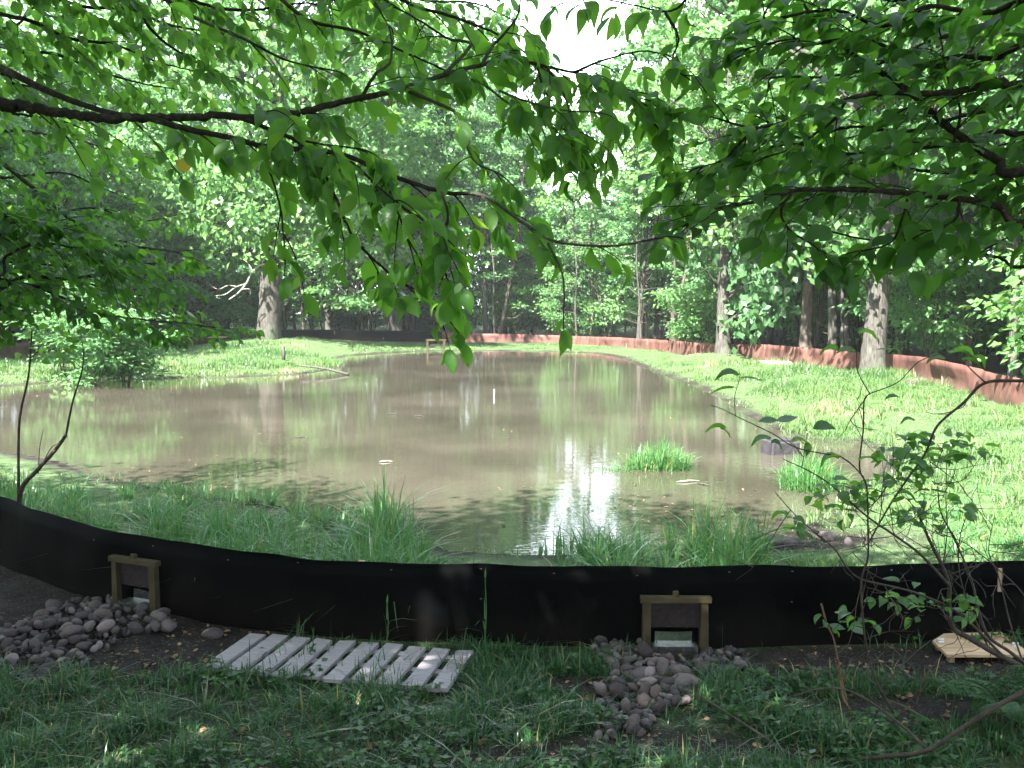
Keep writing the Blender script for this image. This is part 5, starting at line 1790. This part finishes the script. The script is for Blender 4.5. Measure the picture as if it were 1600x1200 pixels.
# fallen leaves and bits
M['litter'] = simplemat('litter', [(.3, (.10, .055, .03)), (.6, (.24, .15, .09)), (.8, (.42, .33, .25))], 14, .8, .2)
n = 2600
x = (rs.rand(n) - .5) * 7.4; y = 3.6 + rs.rand(n) * 2.2
yy = np.interp(x, nearQ[:, 0], nearQ[:, 1]); keep = (y < yy - .03) & (rs.rand(n) < .12 + mud_mask(x, y))
x, y = x[keep], y[keep]; k2 = on_things(x, y); x, y = x[k2], y[k2]
az = rs.rand(len(x)) * 6.28
V, Fa, at = leaves(np.stack([x, y, tz(x, y) + .008], 1), np.stack([np.cos(az), np.sin(az), rs.rand(len(x)) * .4 - .1], 1), rs.randn(len(x), 3) * .4 + np.array([0, 0, 1.]), .012 + .035 * rs.rand(len(x)) ** 2, rs, .9)
tag(obj('leaf_litter', mesh('leaf_litter', [(V, Fa)], at), M['litter']), kind='stuff')

# tall grass between the near fence and the water
rs = np.random.RandomState(83)
n = 90000
x = -7 + rs.rand(n) * 14; y = 5.2 + rs.rand(n) * 6
yy = np.interp(x, nearQ[:, 0], nearQ[:, 1]); d = pond_dist(x, y); px = pix(x, y)
keep = (y > yy + .34) & (d > -.12) & (px > -150) & (px < 1240) & (y < 11)
x, y, d, px = x[keep], y[keep], d[keep], px[keep]
H = np.interp(px, [-150, 0, 100, 170, 260, 400, 500, 600, 660, 700, 840, 870, 960, 1010, 1060, 1120, 1185, 1205, 1260], [.26, .26, .24, .20, .28, .30, .28, .44, .26, .10, .10, .28, .20, .28, .34, .46, .42, .16, .12])
yg = np.interp(x, nearQ[:, 0], nearQ[:, 1])
H = H * np.where(px < 580, np.interp(y - yg, [0, .9, 1.6, 2.4], [1.3, 1.15, .75, .55]), 1)
t_ = fbm(x * 1.9, y * 1.9, 91)
dens = np.clip(.22 + 1.3 * sstep(.40, .64, t_), 0, 1) * np.where(H < .2, .5, 1)
H = H * np.where(np.abs(x - gr[0] - .03) < .22, np.interp(y - yg, [.1, .7], [.12, 1]), 1)
k2 = rs.rand(len(x)) < dens * .45 * np.where(np.abs(x - gr[0] - .03) < .2, np.interp(y - yg, [.3, .6], [.25, 1]), 1)
x, y, H, t_, px = x[k2], y[k2], H[k2], t_[k2], px[k2]
h = H * (.45 + .75 * rs.rand(len(x))) * (.65 + .6 * sstep(.4, .68, t_))
print('shore blades', len(x))
V, Fa, at = grass(np.stack([x, y, np.maximum(tz(x, y), -.04) - .01], 1), h, rs, .0115, .85)
n = 900
cx = -6 + rs.rand(n) * 11; cy_ = 5.4 + rs.rand(n) * 4.5
yg = np.interp(cx, nearQ[:, 0], nearQ[:, 1]); d = pond_dist(cx, cy_); pxc = pix(cx, cy_)
Hc = np.interp(pxc, [-150, 100, 170, 240, 400, 540, 600, 650, 690, 850, 880, 1000, 1060, 1120, 1185, 1215, 1300, 1500], [.24, .24, .26, .40, .40, .36, .50, .36, .0, .0, .30, .30, .40, .48, .44, .0, .0, .12])
Hc = Hc * np.where(pxc < 580, np.interp(cy_ - yg, [0, 1.2, 2.2], [1, .9, .5]), 1)
keep = (cy_ > yg + .12 + .65 * Hc) & (d > -.1) & (Hc > .05) & (rs.rand(n) < .55) & ~((np.abs(cx - gr[0] - .03) < .25) & (cy_ - yg < .7))
cx, cy_, Hc = cx[keep], cy_[keep], Hc[keep]
V2, F2, at2 = tufts(cx, cy_, 34, Hc * (.7 + .5 * rs.rand(len(cx))), .03 + .07 * rs.rand(len(cx)), rs, .0115, .85)
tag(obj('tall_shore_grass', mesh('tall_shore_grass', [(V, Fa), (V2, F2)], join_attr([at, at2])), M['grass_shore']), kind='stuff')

# the banks round the pond
def bank(name, n, xr, yr, seed, hmean, cond):
    rs = np.random.RandomState(seed)
    y = yr[0] + (yr[1] - yr[0]) * rs.rand(n) ** 1.25; x = xr[0] + (xr[1] - xr[0]) * rs.rand(n)
    d = pond_dist(x, y)
    keep = (d > -.05) & inring(x, y) & cond(x, y) & (np.abs(pix(x, y) - 800) < 950)
    x, y, d = x[keep], y[keep], d[keep]
    mk = mud_mask(x, y) * (1 - .35 * sstep(0, .3, d))
    t_ = fbm(x * .9, y * .9, 33)
    k2 = rs.rand(len(x)) < np.clip(1.15 - 1.2 * mk, 0.05, 1) * (.5 + .7 * sstep(.35, .6, t_))
    x, y, t_ = x[k2], y[k2], t_[k2]
    h = hmean * (.5 + .9 * rs.rand(len(x))) * (.35 + 1.5 * sstep(.42, .72, t_)) * np.interp(y, [6, 12, 30, 38, 46], [.8, 1, 1, .6, .35])
    V, Fa, at = grass(np.stack([x, y, tz(x, y) - .01], 1), h, rs, .0052 + .00038 * y.mean(), .8)
    pat = fbm(x * .55, y * .55, 44)
    rn = np.clip(.18 * np.repeat(rs.rand(len(x)), 7) + np.repeat(1.5 * (pat - .2), 7) * .9, 0, 1)
    at['rnd'] = rn
    print(name, len(x))
    tag(obj(name, mesh(name, [(V, Fa)], at), M['grass_bank']), kind='stuff')


bank('right_bank_grass', 300000, (2, 14), (5.8, 24), 84, .085, lambda x, y: pix(x, y) > 1190)
rs = np.random.RandomState(88)
n = 900
cx = 2.5 + rs.rand(n) * 8; cy_ = 6 + rs.rand(n) * 17
keep = (pond_dist(cx, cy_) > .05) & inring(cx, cy_) & (pix(cx, cy_) > 1200) & (pix(cx, cy_) < 1700) & (fbm(cx * .8, cy_ * .8, 12) > .46)
cx, cy_ = cx[keep], cy_[keep]
V2, F2, at2 = tufts(cx, cy_, 36, .10 + .20 * rs.rand(len(cx)) ** 1.5, .04 + .10 * rs.rand(len(cx)), rs, .010, .85)
tag(obj('bank_tussocks', mesh('bank_tussocks', [(V2, F2)], at2), M['grass_bank']), kind='stuff')
bank('right_far_bank_grass', 110000, (3, 14), (18, 47), 85, .11, lambda x, y: (x > 3) & (y > 18))
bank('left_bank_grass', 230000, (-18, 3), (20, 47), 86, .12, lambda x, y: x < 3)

# small leaves and scum adrift on the water
rs = np.random.RandomState(97)
P = []
while len(P) < 260:
    px_, py_ = 40 + rs.rand() * 1250, 560 + (rs.rand() ** .6) * 300
    q = PZ(px_, py_, .006)
    if pond_dist(q[0:1], q[1:2])[0] < -.15 and fbm(q[0:1] * .8, q[1:2] * .8, 63)[0] > .5: P.append(q)
P = np.array(P); az = rs.rand(len(P)) * 6.28
V, Fa, at = leaves(P, np.stack([np.cos(az), np.sin(az), 0 * az], 1), rs.randn(len(P), 3) * .06 + np.array([0, 0, 1.]), .012 + .030 * rs.rand(len(P)) ** 2, rs, 1.0)
tag(obj('floating_litter', mesh('floating_litter', [(V, Fa)], at), M['litter']), kind='stuff')

# grass tufts standing in the water: two things
def tuft_thing(px, py, rx, ry, n, h, label, seed):
    c = PZ(px, py, 0)
    rs = np.random.RandomState(seed)
    a = rs.rand(n) * 6.28; r = rs.rand(n) ** .6
    P = np.stack([np.cos(a) * r * rx, np.sin(a) * r * ry, np.full(n, -.05)], 1)
    V, Fa, at = grass(P, h * (.35 + .95 * rs.rand(n) ** 1.3) * (1.25 - .5 * r), rs, .009, .85)
    o_ = obj('grass_tuft', mesh('grass_tuft', [(V, Fa)], at), M['grass_shore']); o_.location = (c[0], c[1], 0)
    tag(o_, label, 'grass tuft')


tuft_thing(1028, 731, .38, .26, 1300, .36, 'bright green grass tuft standing alone in the water', 91)
tuft_thing(1268, 762, .34, .30, 1300, .42, 'grass tuft in the shallows behind the scraggly bush', 92)
tuft_thing(960, 735, .30, .15, 120, .16, 'sparse few blades in the water left of the bright green tuft', 93)


# ================================================================== THE AIR: a faint sunlit summer haze in the clearing
HZ = 0.0005
V_, F_ = box((0, 30, 14.2), (260, 250, 34))
m, t, o = newmat('haze')
pv = t.nodes.new('ShaderNodeVolumePrincipled')
pv.inputs['Color'].default_value = (.86, .93, .96, 1)
pv.inputs['Density'].default_value = HZ
pv.inputs['Anisotropy'].default_value = .0
t.links.new(pv.outputs[0], o.inputs['Volume'])
tag(obj('haze', mesh('haze', [(V_, F_)], smooth=False), m), kind='stuff')
